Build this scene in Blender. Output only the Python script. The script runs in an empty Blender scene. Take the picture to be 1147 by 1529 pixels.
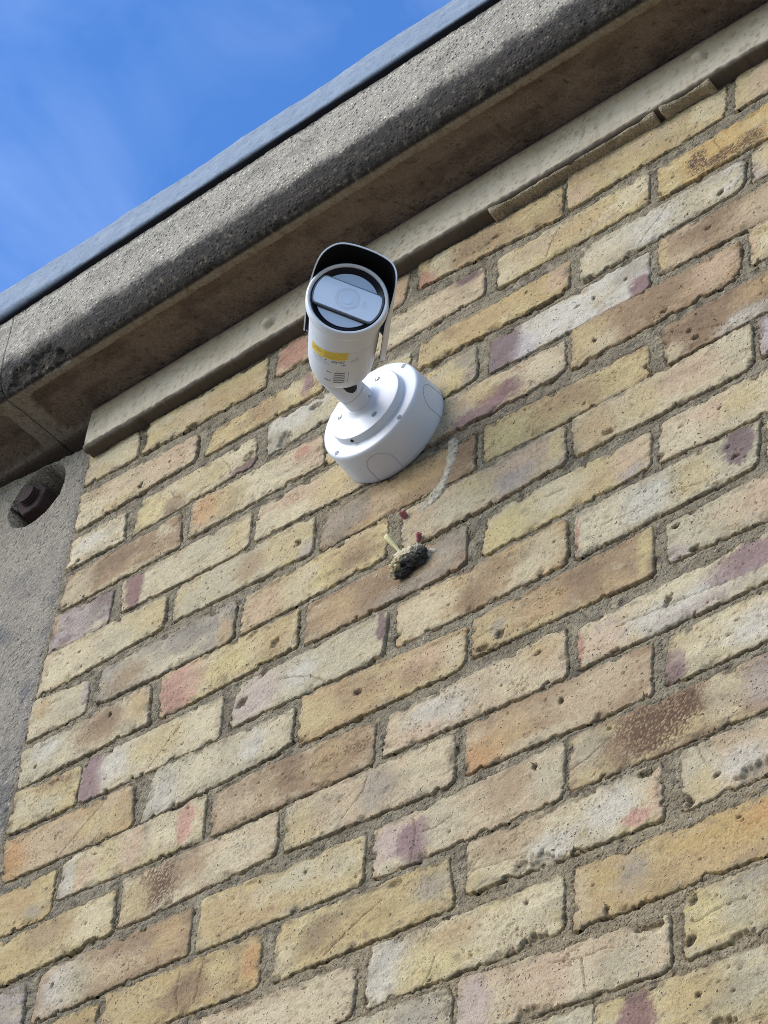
import bpy, bmesh, math, random
import numpy as np
from mathutils import Vector, Matrix

# ------------------------------------------------------------------ camera, light, exposure
scene = bpy.context.scene
COL = scene.collection
scene.render.engine = 'CYCLES'
scene.cycles.use_denoising = True
scene.cycles.denoiser = 'OPENIMAGEDENOISE'
scene.cycles.denoising_input_passes = 'RGB_ALBEDO_NORMAL'
scene.cycles.denoising_prefilter = 'NONE'
scene.cycles.use_adaptive_sampling = False
scene.cycles.sample_clamp_indirect = 4.0
scene.cycles.filter_width = 0.9
cam_data = bpy.data.cameras.new('camera')
cam = bpy.data.objects.new('camera', cam_data)
COL.objects.link(cam)
scene.camera = cam
cam_data.sensor_fit = 'VERTICAL'
cam_data.sensor_height = 36.0
cam_data.lens = 3300.0 / 1529.0 * 36.0
cam_data.clip_start = 0.05
cam_data.clip_end = 2000.0
RT = Vector((0.777009, 0.62632444, 0.0630452))
UP = Vector((0.41084861, -0.58046041, 0.70304277))
FW = Vector((-0.47692811, 0.52036853, 0.70834749))
cam.matrix_world = Matrix(((RT.x, UP.x, -FW.x, 1.80520353), (RT.y, UP.y, -FW.y, -1.3323753),
                           (RT.z, UP.z, -FW.z, -2.25892254), (0, 0, 0, 1)))

SUN_DIR = Vector((-0.45, -0.72, 0.53)).normalized()     # towards the veiled sun
world = bpy.data.worlds.new('World')
scene.world = world
world.use_nodes = True
wn = world.node_tree
wn.nodes.clear()
out = wn.nodes.new('ShaderNodeOutputWorld')
bg = wn.nodes.new('ShaderNodeBackground')
sky = wn.nodes.new('ShaderNodeTexSky')
sky.sky_type = 'NISHITA'
sky.sun_disc = False
sky.sun_elevation = math.asin(SUN_DIR.z)
sky.sun_rotation = math.atan2(SUN_DIR.x, SUN_DIR.y)
sky.air_density = 1.0
sky.dust_density = 0.1
sky.ozone_density = 3.5
tc = wn.nodes.new('ShaderNodeTexCoord')
mp = wn.nodes.new('ShaderNodeMapping')
mp.inputs['Scale'].default_value = (3.0, 3.0, 5.5)
mp.inputs['Rotation'].default_value = (0.3, 0.2, 0.6)
cn = wn.nodes.new('ShaderNodeTexNoise')
cn.inputs['Scale'].default_value = 1.6
cn.inputs['Detail'].default_value = 7.0
cn.inputs['Roughness'].default_value = 0.55
cn.inputs['Distortion'].default_value = 0.8
cr = wn.nodes.new('ShaderNodeMapRange')
cr.inputs['From Min'].default_value = 0.42
cr.inputs['From Max'].default_value = 0.80
cr.inputs['To Min'].default_value = 0.0
cr.inputs['To Max'].default_value = 0.16
mx = wn.nodes.new('ShaderNodeMix')
mx.data_type = 'RGBA'
mx.inputs[7].default_value = (5.2, 5.9, 7.2, 1)          # thin high cloud
wn.links.new(tc.outputs['Generated'], mp.inputs['Vector'])
wn.links.new(mp.outputs['Vector'], cn.inputs['Vector'])
wn.links.new(cn.outputs['Fac'], cr.inputs['Value'])
wn.links.new(cr.outputs['Result'], mx.inputs[0])
wn.links.new(sky.outputs['Color'], mx.inputs[6])
hs_ = wn.nodes.new('ShaderNodeHueSaturation')
hs_.inputs['Saturation'].default_value = 1.20
hs_.inputs['Value'].default_value = 0.93
hs_.inputs['Hue'].default_value = 0.508
wn.links.new(mx.outputs[2], hs_.inputs['Color'])
wn.links.new(hs_.outputs['Color'], bg.inputs['Color'])
bg.inputs['Strength'].default_value = 0.13
wn.links.new(bg.outputs['Background'], out.inputs['Surface'])

sun_data = bpy.data.lights.new('sun', 'SUN')
sun_data.energy = 1.5
sun_data.angle = math.radians(44)
sun_data.color = (1.0, 0.945, 0.875)
sun = bpy.data.objects.new('sun', sun_data)
COL.objects.link(sun)
sun.rotation_euler = SUN_DIR.to_track_quat('Z', 'Y').to_euler()

vs = scene.view_settings
vs.view_transform = 'Standard'
vs.look = 'None'
vs.exposure = 1.43
vs.gamma = 1.0
vs.use_curve_mapping = False

# ------------------------------------------------------------------ helpers
GROUND_Z = -3.9
ALB = np.array((0.84, 0.79, 0.715))                       # photographed tone -> albedo


def lin(c):
    c = np.asarray(c, float) / 255.0
    return np.where(c <= 0.04045, c / 12.92, ((c + 0.055) / 1.055) ** 2.4)


def alb(c):
    return lin(c) * ALB


_rng = np.random.default_rng(7)
_PERM = np.concatenate([_rng.permutation(1024)] * 3)
_ANG = _rng.random(1024) * 2 * np.pi
_GX, _GY = np.cos(_ANG), np.sin(_ANG)


def pn(x, y, seed=0):
    """gradient noise, about -0.7..0.7"""
    x = np.asarray(x, float) + seed * 17.31
    y = np.asarray(y, float) + seed * 9.77
    xi = np.floor(x).astype(int)
    yi = np.floor(y).astype(int)
    xf, yf = x - xi, y - yi
    u = xf * xf * xf * (xf * (xf * 6 - 15) + 10)
    v = yf * yf * yf * (yf * (yf * 6 - 15) + 10)

    def g(ix, iy, dx, dy):
        h = _PERM[(_PERM[ix & 1023] + iy) & 1023]
        return _GX[h] * dx + _GY[h] * dy
    n00 = g(xi, yi, xf, yf)
    n10 = g(xi + 1, yi, xf - 1, yf)
    n01 = g(xi, yi + 1, xf, yf - 1)
    n11 = g(xi + 1, yi + 1, xf - 1, yf - 1)
    return (n00 * (1 - u) + n10 * u) * (1 - v) + (n01 * (1 - u) + n11 * u) * v


def fbm(x, y, seed=0, oct=4, rough=0.5):
    a, s, r = 1.0, 0.0, 0.0
    for i in range(oct):
        r = r + a * pn(x * 2 ** i, y * 2 ** i, seed + i * 3)
        s += a
        a *= rough
    return r / s * 1.6


def ss(a, b, x):
    t = np.clip((x - a) / (b - a), 0, 1)
    return t * t * (3 - 2 * t)


def mixc(c, d, f):
    return c * (1 - f[..., None]) + d * f[..., None]


def link(name, me, parent=None, mats=(), loc=None, smooth=True):
    o = bpy.data.objects.new(name, me)
    COL.objects.link(o)
    for m in mats:
        me.materials.append(m)
    if smooth and len(me.polygons):
        me.polygons.foreach_set('use_smooth', np.ones(len(me.polygons), bool))
    if loc is not None:
        o.location = loc
    if parent is not None:
        o.parent = parent
    return o


def empty(name, loc=(0, 0, 0)):
    o = bpy.data.objects.new(name, None)
    o.empty_display_size = 0.05
    COL.objects.link(o)
    o.location = loc
    return o


def tag(o, label=None, cat=None, group=None, kind=None):
    if label:
        o['label'] = label
    if cat:
        o['category'] = cat
    if group:
        o['group'] = group
    if kind:
        o['kind'] = kind
    return o


def np_mesh(name, V, Q, cols=None):
    """V (n,3), Q (m,4) ints"""
    V = np.ascontiguousarray(V, np.float32)
    Q = np.ascontiguousarray(Q, np.int32)
    me = bpy.data.meshes.new(name)
    me.vertices.add(len(V))
    me.vertices.foreach_set('co', V.ravel())
    me.loops.add(Q.size)
    me.loops.foreach_set('vertex_index', Q.ravel())
    me.polygons.add(len(Q))
    me.polygons.foreach_set('loop_start', np.arange(0, Q.size, Q.shape[1], dtype=np.int32))
    me.polygons.foreach_set('loop_total', np.full(len(Q), Q.shape[1], np.int32))
    me.update(calc_edges=True)
    if cols is not None:
        at = me.color_attributes.new('Col', 'FLOAT_COLOR', 'POINT')
        c = np.ones((len(V), 4), np.float32)
        c[:, :cols.shape[1]] = np.clip(cols, 0, 1)
        at.data.foreach_set('color', c.ravel())
    return me


def grid_quads(nu, nv, flip=False, wrap_u=False):
    i = np.arange(nu if wrap_u else nu - 1)
    j = np.arange(nv - 1)
    I, J = np.meshgrid(i, j, indexing='ij')
    I2 = (I + 1) % nu
    a, b, c, d = I * nv + J, I2 * nv + J, I2 * nv + J + 1, I * nv + J + 1
    q = np.stack([a, b, c, d] if not flip else [d, c, b, a], -1).reshape(-1, 4)
    return q


# ------------------------------------------------------------------ materials
def nodes_of(name):
    m = bpy.data.materials.new(name)
    m.use_nodes = True
    nt = m.node_tree
    return m, nt, nt.nodes['Principled BSDF']


def math_node(nt, op, a, b=None):
    n = nt.nodes.new('ShaderNodeMath')
    n.operation = op
    for k, v in ((0, a), (1, b)):
        if v is None:
            continue
        if isinstance(v, (int, float)):
            n.inputs[k].default_value = v
        else:
            nt.links.new(v, n.inputs[k])
    return n.outputs[0]


def mineral(name, grain=900.0, grain_amt=0.35, spot=0.0, spot_scale=160.0, bump=0.0012, rough=0.9,
            pebble=0.0, pebble_scale=150.0, flat=None, mid=220.0, specks=0.0):
    m, nt, b = nodes_of(name)
    L = nt.links.new
    tcn = nt.nodes.new('ShaderNodeTexCoord')
    geo = nt.nodes.new('ShaderNodeNewGeometry')
    pos = geo.outputs['Position']
    if flat is None:
        at = nt.nodes.new('ShaderNodeAttribute')
        at.attribute_name = 'Col'
        col = at.outputs['Color']
        alpha = at.outputs['Alpha']
    else:
        rgb = nt.nodes.new('ShaderNodeRGB')
        rgb.outputs[0].default_value = (*flat, 1)
        col = rgb.outputs[0]
        alpha = None

    def noise(scale, detail=3.0, r=0.6):
        n = nt.nodes.new('ShaderNodeTexNoise')
        n.inputs['Scale'].default_value = scale
        n.inputs['Detail'].default_value = detail
        n.inputs['Roughness'].default_value = r
        L(pos, n.inputs['Vector'])
        return n.outputs['Fac']
    g1 = noise(grain, 2.0, 0.7)
    g2 = noise(mid, 4.0, 0.65)
    k = math_node(nt, 'ADD', math_node(nt, 'MULTIPLY', math_node(nt, 'SUBTRACT', g1, 0.5), grain_amt * 2.2),
                  math_node(nt, 'MULTIPLY', math_node(nt, 'SUBTRACT', g2, 0.5), grain_amt * 1.3))
    k = math_node(nt, 'ADD', k, 1.0)
    height = math_node(nt, 'ADD', g2, math_node(nt, 'MULTIPLY', g1, 0.45))
    if pebble > 0:
        vor = nt.nodes.new('ShaderNodeTexVoronoi')
        vor.inputs['Scale'].default_value = pebble_scale
        vor.inputs['Randomness'].default_value = 1.0
        L(pos, vor.inputs['Vector'])
        sep = nt.nodes.new('ShaderNodeSeparateColor')
        L(vor.outputs['Color'], sep.inputs[0])
        pv = math_node(nt, 'SUBTRACT', sep.outputs[0], 0.5)
        core = math_node(nt, 'LESS_THAN', vor.outputs['Distance'], 0.33)
        if alpha is not None:
            core = math_node(nt, 'MULTIPLY', core, alpha)
        k = math_node(nt, 'ADD', k, math_node(nt, 'MULTIPLY', math_node(nt, 'MULTIPLY', pv, core), pebble * 2.0))
        pw = math_node(nt, 'GREATER_THAN', sep.outputs[1], 0.9)
        k = math_node(nt, 'ADD', k, math_node(nt, 'MULTIPLY', math_node(nt, 'MULTIPLY', pw, core), pebble * 1.4))
        height = math_node(nt, 'ADD', height, math_node(nt, 'MULTIPLY', math_node(nt, 'SUBTRACT', 0.5, vor.outputs['Distance']), math_node(nt, 'MULTIPLY', math_node(nt, 'POWER', sep.outputs[2], 2.0), 2.2)))
    mulc = nt.nodes.new('ShaderNodeVectorMath')
    mulc.operation = 'SCALE'
    L(col, mulc.inputs[0])
    L(k, mulc.inputs['Scale'])
    final = mulc.outputs[0]
    if specks > 0:                       # pinholes, their shade painted as dark spots
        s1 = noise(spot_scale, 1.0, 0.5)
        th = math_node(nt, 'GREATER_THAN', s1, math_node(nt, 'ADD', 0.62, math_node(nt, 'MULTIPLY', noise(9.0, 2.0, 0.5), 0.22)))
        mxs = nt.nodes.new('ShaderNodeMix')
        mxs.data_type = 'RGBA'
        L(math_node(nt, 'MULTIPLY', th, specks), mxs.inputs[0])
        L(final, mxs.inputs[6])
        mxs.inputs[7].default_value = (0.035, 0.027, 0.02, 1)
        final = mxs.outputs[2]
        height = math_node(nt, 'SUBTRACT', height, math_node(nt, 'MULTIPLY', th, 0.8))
    L(final, b.inputs['Base Color'])
    b.inputs['Roughness'].default_value = rough
    b.inputs['Specular IOR Level'].default_value = 0.25
    bp = nt.nodes.new('ShaderNodeBump')
    bp.inputs['Strength'].default_value = 1.0
    bp.inputs['Distance'].default_value = bump
    L(height, bp.inputs['Height'])
    L(bp.outputs['Normal'], b.inputs['Normal'])
    return m


def plain(name, c, rough=0.5, metal=0.0, spec=0.5, coat=0.0, bump=0.0, bscale=2000.0, var=0.0):
    m, nt, b = nodes_of(name)
    b.inputs['Base Color'].default_value = (*c, 1)
    b.inputs['Roughness'].default_value = rough
    b.inputs['Metallic'].default_value = metal
    b.inputs['Specular IOR Level'].default_value = spec
    b.inputs['Coat Weight'].default_value = coat
    b.inputs['Coat Roughness'].default_value = 0.05
    geo = nt.nodes.new('ShaderNodeNewGeometry')
    n = nt.nodes.new('ShaderNodeTexNoise')
    n.inputs['Scale'].default_value = bscale
    n.inputs['Detail'].default_value = 3.0
    nt.links.new(geo.outputs['Position'], n.inputs['Vector'])
    if bump > 0:
        bp = nt.nodes.new('ShaderNodeBump')
        bp.inputs['Distance'].default_value = bump
        nt.links.new(n.outputs['Fac'], bp.inputs['Height'])
        nt.links.new(bp.outputs['Normal'], b.inputs['Normal'])
    if var > 0:
        n2 = nt.nodes.new('ShaderNodeTexNoise')
        n2.inputs['Scale'].default_value = 60.0
        n2.inputs['Detail'].default_value = 5.0
        nt.links.new(geo.outputs['Position'], n2.inputs['Vector'])
        k = math_node(nt, 'ADD', 1.0 - var * 0.5, math_node(nt, 'MULTIPLY', n2.outputs['Fac'], var))
        sc = nt.nodes.new('ShaderNodeVectorMath')
        sc.operation = 'SCALE'
        sc.inputs[0].default_value = c
        nt.links.new(k, sc.inputs['Scale'])
        nt.links.new(sc.outputs[0], b.inputs['Base Color'])
    return m


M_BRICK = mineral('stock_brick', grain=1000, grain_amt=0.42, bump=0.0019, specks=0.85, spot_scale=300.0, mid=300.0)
M_MORTAR = mineral('mortar', grain=700, grain_amt=0.42, bump=0.0020, pebble=0.35, pebble_scale=420.0, mid=260.0)
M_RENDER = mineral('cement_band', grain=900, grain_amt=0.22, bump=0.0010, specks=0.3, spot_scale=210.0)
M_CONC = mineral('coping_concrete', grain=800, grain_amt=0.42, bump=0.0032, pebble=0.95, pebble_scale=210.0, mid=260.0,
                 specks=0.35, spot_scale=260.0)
M_PILLAR = mineral('pillar_concrete', grain=800, grain_amt=0.45, bump=0.0026, pebble=0.5, pebble_scale=230.0)
M_FELT = mineral('roof_felt', grain=1500, grain_amt=0.10, bump=0.0016, mid=120.0, rough=0.75)
M_GAP = plain('gap_black', (0.012, 0.012, 0.013), 0.8)  # near black for the shaded gap below the felt
M_GROUND = mineral('paving', grain=40, grain_amt=0.2, flat=(0.23, 0.215, 0.195), mid=3.0, bump=0.002)
M_WHITE = plain('white_enamel', (0.65, 0.65, 0.64), 0.42, spec=0.5, var=0.10, bump=0.00004, bscale=2600.0)
M_SEAM = plain('grey_recess', (0.20, 0.20, 0.21), 0.6)
M_BLACK = plain('shade_black', (0.008, 0.008, 0.010), 0.38)  # black standing in for contact shadow and dark openings on the camera
M_LINING = plain('matt_black_lining', (0.003, 0.003, 0.004), 0.8, spec=0.15)
M_GLOSSB = plain('black_gloss', (0.005, 0.005, 0.008), 0.25, spec=0.2)
M_GREYGL = plain('grey_sky_reflection', (0.40, 0.43, 0.48), 0.12, spec=0.6, coat=0.5)  # grey sky reflection put into the base colour
M_STRIP = plain('pale_sky_reflection', (0.63, 0.65, 0.69), 0.12, spec=0.7, coat=0.6)  # paler sky reflection put into the base colour
M_STRIPRIM = plain('strip_edge', (0.10, 0.105, 0.12), 0.3)
M_LENSLINE = plain('lens_line', (0.53, 0.55, 0.59), 0.2)
M_FAINT = plain('faint_seam', (0.40, 0.40, 0.40), 0.5)
M_STEEL = plain('screw_steel', (0.42, 0.42, 0.43), 0.35, metal=0.8)
M_YELLOW = plain('yellow_label', (0.75, 0.52, 0.03), 0.5)
M_PRINT = plain('grey_print', (0.11, 0.11, 0.12), 0.6)
M_PRINTL = plain('pale_print', (0.40, 0.40, 0.42), 0.6)
M_RUST = plain('rusty_iron', (0.050, 0.026, 0.020), 0.9, bump=0.003, bscale=350.0, var=0.8)
M_RED = plain('red_plastic', (0.28, 0.085, 0.08), 0.7, bump=0.0004, bscale=700.0)
M_PALE = plain('pale_yellow_plastic', (0.55, 0.47, 0.22), 0.6, bump=0.0006, bscale=500.0, var=0.4)
M_SEAL = mineral('dried_sealant', grain=900, grain_amt=0.35, bump=0.0015, flat=tuple(alb((186, 177, 160))), mid=300.0)
M_LUMP = mineral('filler_lump', grain=800, grain_amt=0.3, bump=0.0015)
M_CAVITY = mineral('dark_cavity', grain=800, grain_amt=0.4, bump=0.002, flat=(0.050, 0.043, 0.036))

# ------------------------------------------------------------------ colours of the bricks
PAL = dict(cr=(206, 191, 158), cr2=(215, 201, 168), yb=(198, 178, 130), ye=(208, 190, 134), ob=(187, 158, 115),
           ob2=(196, 146, 95), oc=(197, 164, 104), oy=(187, 161, 111), br=(160, 133, 103), br2=(139, 112, 87),
           db=(84, 64, 52), db2=(100, 74, 54), dbm=(98, 73, 55), pk=(197, 175, 144), pk2=(200, 169, 142),
           pkl=(190, 170, 166), rd=(192, 140, 120), rd2=(200, 150, 134), pu=(118, 90, 98), puD=(106, 84, 94),
           puB=(128, 90, 95), puL=(136, 107, 115), pu2=(150, 117, 122), lv=(176, 162, 157), lv2=(190, 182, 190),
           gr=(190, 180, 152), wt=(208, 202, 190), gy=(160, 151, 138), gy2=(156, 147, 135), tan=(176, 150, 118))
def muted(v):
    v = np.array(v, float)
    v = v * .85 + v.mean() * .03 + np.array((192, 173, 134)) * .12
    return v * np.array((.985, .985, .98))


PAL = {k: alb(v if k[0] == 'd' else muted(v)) for k, v in PAL.items()}
MORTAR_C = alb((138, 128, 107))
MORTAR_D = alb((112, 101, 82))
MORTAR_L = alb((170, 158, 132))

BRICKS = [
 (0,(71,100,1082,-72,1161,-656,98,-592),'cr','yb',(('cr2',.5,.3,.4,.4),('pk',.1,.9,.3,.3))),
 (0,(1287,-56,3508,-115,3516,-728,1256,-668),'yb','cr',(('pk',.42,.5,.16,.6),('ob',.6,.55,.12,.4),('ob',.85,.7,.2,.3))),
 (0,(3696,-74,5923,-73,5869,-662,3687,-668),'pk2','ob',(('rd',.12,.45,.16,.5),('ob',.7,.5,.3,.5))),
 (0,(6077,-51,8361,-199,8341,-792,6085,-554),'ob','yb',(('rd',.03,.85,.12,.45),('cr2',.17,.35,.11,.6),('br',.42,.5,.2,.6),('yb',.85,.35,.2,.4),('br',.62,.8,.1,.15))),
 (0,(8442,-36,10747,-122,10708,-676,8445,-760),'yb','ob',(('br',.15,.1,.22,.3),('cr2',.9,.4,.12,.5),('pk',.55,.3,.2,.2),('pk2',.08,.75,.1,.3))),
 (0,(10875,-51,13097,-70,13097,-639,10843,-709),'pk','cr',(('yb',.05,.5,.08,.8),('pk2',.28,.5,.19,.6))),
 (1,(76,-785,2356,-938,2393,-1468,143,-1532),'pk','cr',(('cr2',.12,.7,.25,.5),('pk2',.8,.4,.2,.4),('yb',.35,.85,.15,.15))),
 (1,(2671,-1047,4566,-989,4612,-1519,2544,-1489),'yb','ob',(('ob',.45,.5,.14,.5),('br',.55,.6,.12,.4),('pu2',.86,.4,.06,.5),('cr',.75,.3,.08,.4))),
 (1,(4969,-797,7163,-880,7181,-1439,5024,-1468),'pk','cr',(('pu',.88,.03,.12,.28),('cr2',.4,.5,.25,.5),('cr',.1,.5,.2,.5))),
 (1,(7381,-911,9614,-915,9586,-1506,7390,-1485),'yb','cr',(('pk',.28,.4,.15,.35),('ob',.55,.45,.2,.35),('cr2',.9,.4,.12,.4),('cr',.05,.6,.08,.6))),
 (1,(9754,-988,12047,-891,11997,-1555,9740,-1567),'oc','yb',(('db',.24,.5,.07,.35),('db2',.36,.75,.16,.22),('yb',.06,.55,.1,.5),('db2',.55,.75,.1,.3))),
 (2,(161,-1711,1166,-1716,1231,-2283,152,-2279),'cr2','cr',(('wt',.4,.4,.4,.3),('gr',.75,.4,.12,.2))),
 (2,(1440,-1680,3506,-1683,3529,-2226,1376,-2299),'cr','yb',(('ye',.12,.55,.17,.6),('cr2',.82,.25,.17,.4),('br2',.33,.7,.1,.3),('pu',.95,.9,.17,.2),('yb',.65,.5,.15,.4))),
 (2,(3691,-1563,6064,-1765,6046,-2113,3752,-2216),'gr','wt',(('gy',.05,.75,.13,.35),('wt',.22,.3,.15,.4),('cr',.6,.5,.3,.5),('yb',.9,.5,.1,.5))),
 (2,(6203,-1692,8471,-1744,8451,-2278,6203,-2220),'oy','yb',(('br2',.22,.35,.1,.25),('pk2',.93,.3,.1,.5),('ob',.4,.5,.2,.3),('yb',.1,.6,.12,.5))),
 (2,(8644,-1684,10914,-1717,10861,-2206,8628,-2305),'gr','wt',(('cr',.15,.6,.2,.5),('wt',.45,.4,.2,.4),('cr2',.75,.6,.15,.3))),
 (2,(11007,-1606,13229,-1582,13229,-2237,10976,-2199),'cr','pk',(('lv',.03,.7,.07,.5),('yb',.08,.4,.07,.4))),
 (3,(241,-2428,2288,-2392,2366,-3052,163,-3044),'br','pk',(('cr',.13,.6,.16,.7),('cr2',.85,.25,.06,.25),('cr',.6,.95,.35,.14),('br2',.45,.35,.2,.4))),
 (3,(2478,-2336,4696,-2394,4796,-3000,2510,-3006),'cr','pk',(('ob2',.13,.4,.17,.5),('yb',.32,.5,.15,.5),('pk2',.93,.4,.12,.5),('cr2',.6,.5,.2,.4),('rd',.85,.25,.06,.2))),
 (3,(4773,-2462,7113,-2378,7150,-2977,4806,-3074),'yb','gr',(('ye',.84,.5,.09,.4),('gy2',.93,.2,.1,.3),('gy2',.97,.8,.08,.4),('pk',.6,.5,.2,.4))),
 (3,(7332,-2434,9592,-2400,9562,-3082,7317,-3026),'wt','gr',(('puD',.08,.5,.15,.8),('lv2',.24,.75,.09,.4),('puB',.95,.8,.08,.35),('gy2',.88,.25,.12,.3),('wt',.4,.5,.15,.5))),
 (3,(9715,-2327,11917,-2359,11863,-3033,9699,-2930),'br','pk',(('yb',.03,.6,.04,.7),('br2',.3,.4,.2,.4),('pk',.6,.5,.2,.5))),
 (4,(169,-3129,1243,-3207,1238,-3805,162,-3807),'lv','pu',(('gy2',.75,.45,.2,.4),('cr2',.85,.9,.2,.15),('ob',.05,.2,.05,.4))),
 (4,(1382,-3133,3628,-3153,3641,-3813,1464,-3736),'cr','gr',(('puB',.1,.45,.09,.75),('cr2',.2,.5,.05,.6),('gr',.65,.3,.2,.3),('yb',.9,.5,.1,.5))),
 (4,(3732,-3159,5973,-3118,5981,-3794,3745,-3758),'cr','pk',(('pk2',.3,.25,.2,.3),('cr2',.2,.7,.25,.25),('yb',.55,.5,.15,.5),('gy2',.8,.7,.15,.3),('lv',.9,.9,.15,.2))),
 (4,(6066,-3016,8409,-3158,8413,-3718,6066,-3732),'pk','gr',(('puB',.62,.55,.16,.3),('pu2',.5,.85,.2,.2),('cr2',.85,.45,.15,.4),('yb',.5,.3,.12,.3),('pk',.1,.5,.2,.5))),
 (4,(8519,-3044,10760,-3111,10728,-3694,8506,-3738),'br','ob',(('yb',.09,.55,.14,.7),('cr',.2,.8,.1,.3),('br2',.5,.4,.2,.5),('pk2',.85,.4,.15,.5))),
 (4,(10881,-2997,13103,-3063,13103,-3713,10857,-3616),'yb','cr',(('pk2',.02,.4,.03,.5),('cr2',.09,.6,.06,.3))),
 (5,(140,-3787,2317,-3888,2354,-4442,122,-4508),'cr','yb',(('yb',.85,.4,.2,.5),('gr',.6,.6,.2,.4),('cr2',.2,.6,.2,.4))),
 (5,(2464,-3836,4727,-3842,4759,-4514,2488,-4440),'gr','yb',(('yb',.8,.45,.2,.5),('gr',.3,.5,.25,.5),('lv',.95,.9,.06,.2),('br',.55,.5,.12,.4))),
 (5,(4888,-3913,7162,-3952,7169,-4570,4897,-4572),'br','ob',(('gy',.1,.5,.18,.6),('gy2',.25,.3,.1,.5),('ob',.6,.35,.2,.4),('br2',.93,.4,.1,.6),('pk',.42,.6,.1,.4))),
 (5,(7279,-3928,9537,-4011,9535,-4550,7289,-4521),'yb','ob',(('br',.55,.4,.18,.4),('ob',.4,.5,.15,.4),('ye',.15,.5,.15,.4),('yb',.85,.5,.12,.5))),
 (5,(9698,-3877,11920,-3823,11920,-4480,9751,-4497),'br2','br',(('wt',.46,.85,.18,.25),('cr',.05,.8,.09,.3),('br2',.23,.4,.18,.4),('ob',.55,.3,.14,.3))),
 (6,(93,-4528,1120,-4681,1165,-5251,89,-5234),'cr','gr',(('gr',.6,.3,.3,.4),('lv',.96,.3,.08,.5),('ob',.2,.3,.15,.3),('gr',.8,.8,.2,.2))),
 (6,(1335,-4624,3593,-4636,3615,-5326,1350,-5208),'gy','gr',(('gr',.3,.5,.25,.4),('gy2',.65,.4,.15,.5),('cr2',.55,.85,.2,.2),('ob',.95,.75,.07,.4),('br',.22,.6,.15,.4))),
 (6,(3733,-4682,5932,-4581,5946,-5248,3738,-5292),'yb','cr',(('pk2',.15,.5,.2,.6),('cr',.4,.5,.12,.5),('ob',.75,.5,.2,.5),('br',.8,.5,.12,.4),('ye',.58,.65,.1,.3))),
 (6,(6167,-4661,8422,-4602,8426,-5221,6181,-5318),'pk','gr',(('yb',.45,.4,.15,.4),('pk2',.8,.3,.25,.5),('lv',.7,.7,.12,.3),('gr',.3,.6,.2,.4),('ye',.95,.4,.06,.4))),
 (6,(8507,-4594,10816,-4560,10786,-5232,8553,-5198),'cr','pk',(('ob',.12,.55,.16,.6),('yb',.4,.5,.15,.5),('pk2',.65,.4,.2,.4),('gr',.92,.4,.1,.4))),
 (6,(10887,-4541,13109,-4618,13109,-5253,10907,-5162),'lv','pu',(('lv2',.09,.4,.09,.4),)),
 (7,(111,-5386,2306,-5349,2387,-5991,169,-6021),'cr','gr',(('gr',.15,.6,.25,.6),('br',.6,.45,.2,.6),('br2',.7,.4,.14,.4),('ob',.92,.4,.1,.5),('wt',.2,.3,.12,.3))),
 (7,(2487,-5324,4669,-5380,4683,-5956,2555,-6024),'yb','cr',(('rd2',.14,.5,.2,.6),('ye',.5,.5,.2,.4),('pk2',.25,.3,.1,.4),('ob',.85,.5,.12,.5))),
 (7,(4796,-5382,7101,-5389,7095,-6005,4822,-6002),'br','pk',(('br2',.4,.5,.2,.5),('gy',.9,.3,.14,.5),('gy2',.7,.85,.3,.2),('ob',.2,.5,.15,.5))),
 (7,(7394,-5386,9528,-5402,9489,-5944,7323,-6016),'yb','cr',(('ye',.1,.6,.2,.5),('pk2',.88,.4,.13,.5),('ob',.65,.6,.15,.3),('lv',.9,.85,.1,.2),('cr2',.45,.4,.2,.4))),
 (7,(9638,-5374,11860,-5358,11860,-6059,9608,-5950),'cr','pk',(('pk2',.27,.3,.13,.3),('cr2',.11,.6,.13,.4),('yb',.45,.4,.13,.4))),
 (8,(155,-6051,1325,-6148,1328,-6761,162,-6706),'yb','gr',(('gr',.5,.7,.3,.3),('br',.6,.15,.3,.2),('cr',.2,.5,.2,.4))),
 (8,(1359,-6140,3610,-6151,3619,-6799,1378,-6767),'cr','gr',(('puL',.08,.5,.11,.8),('wt',.24,.4,.12,.5),('yb',.6,.4,.25,.4),('cr2',.85,.4,.15,.5))),
 (8,(3839,-6121,6042,-6123,6023,-6785,3784,-6735),'gr','cr',(('pkl',.15,.5,.22,.6),('gr',.6,.5,.3,.5),('wt',.45,.5,.12,.4),('pu',.98,.3,.04,.4))),
 (8,(6179,-6107,8454,-6087,8458,-6731,6191,-6739),'ob','cr',(('cr2',.15,.5,.22,.6),('br',.55,.5,.14,.5),('cr',.85,.5,.15,.5),('br2',.45,.75,.1,.3))),
 (8,(8572,-6078,10807,-6067,10745,-6676,8573,-6745),'gr','cr',(('cr2',.15,.5,.15,.5),('puD',.9,.3,.1,.5),('rd',.005,.5,.012,.6),('wt',.4,.5,.15,.5),('yb',.65,.5,.12,.5))),
 (8,(10900,-6114,13122,-6232,13122,-6901,10864,-6721),'yb','cr',()),
 (9,(178,-6828,2335,-6876,2419,-7533,270,-7448),'ob','pk',(('pk',.35,.4,.25,.4),('ob2',.08,.5,.12,.5),('yb',.75,.6,.15,.4))),
 (9,(2683,-6818,4779,-6922,4786,-7463,2564,-7553),'gr','cr',(('wt',.1,.6,.14,.5),('wt',.75,.5,.12,.4),('cr',.9,.5,.12,.5),('cr2',.35,.4,.15,.4))),
 (9,(4890,-6805,7175,-6949,7152,-7497,4883,-7499),'ob','yb',(('br',.35,.35,.18,.4),('yb',.12,.65,.14,.4),('pk2',.75,.4,.15,.4),('cr',.93,.5,.08,.5),('br',.7,.6,.08,.3))),
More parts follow.
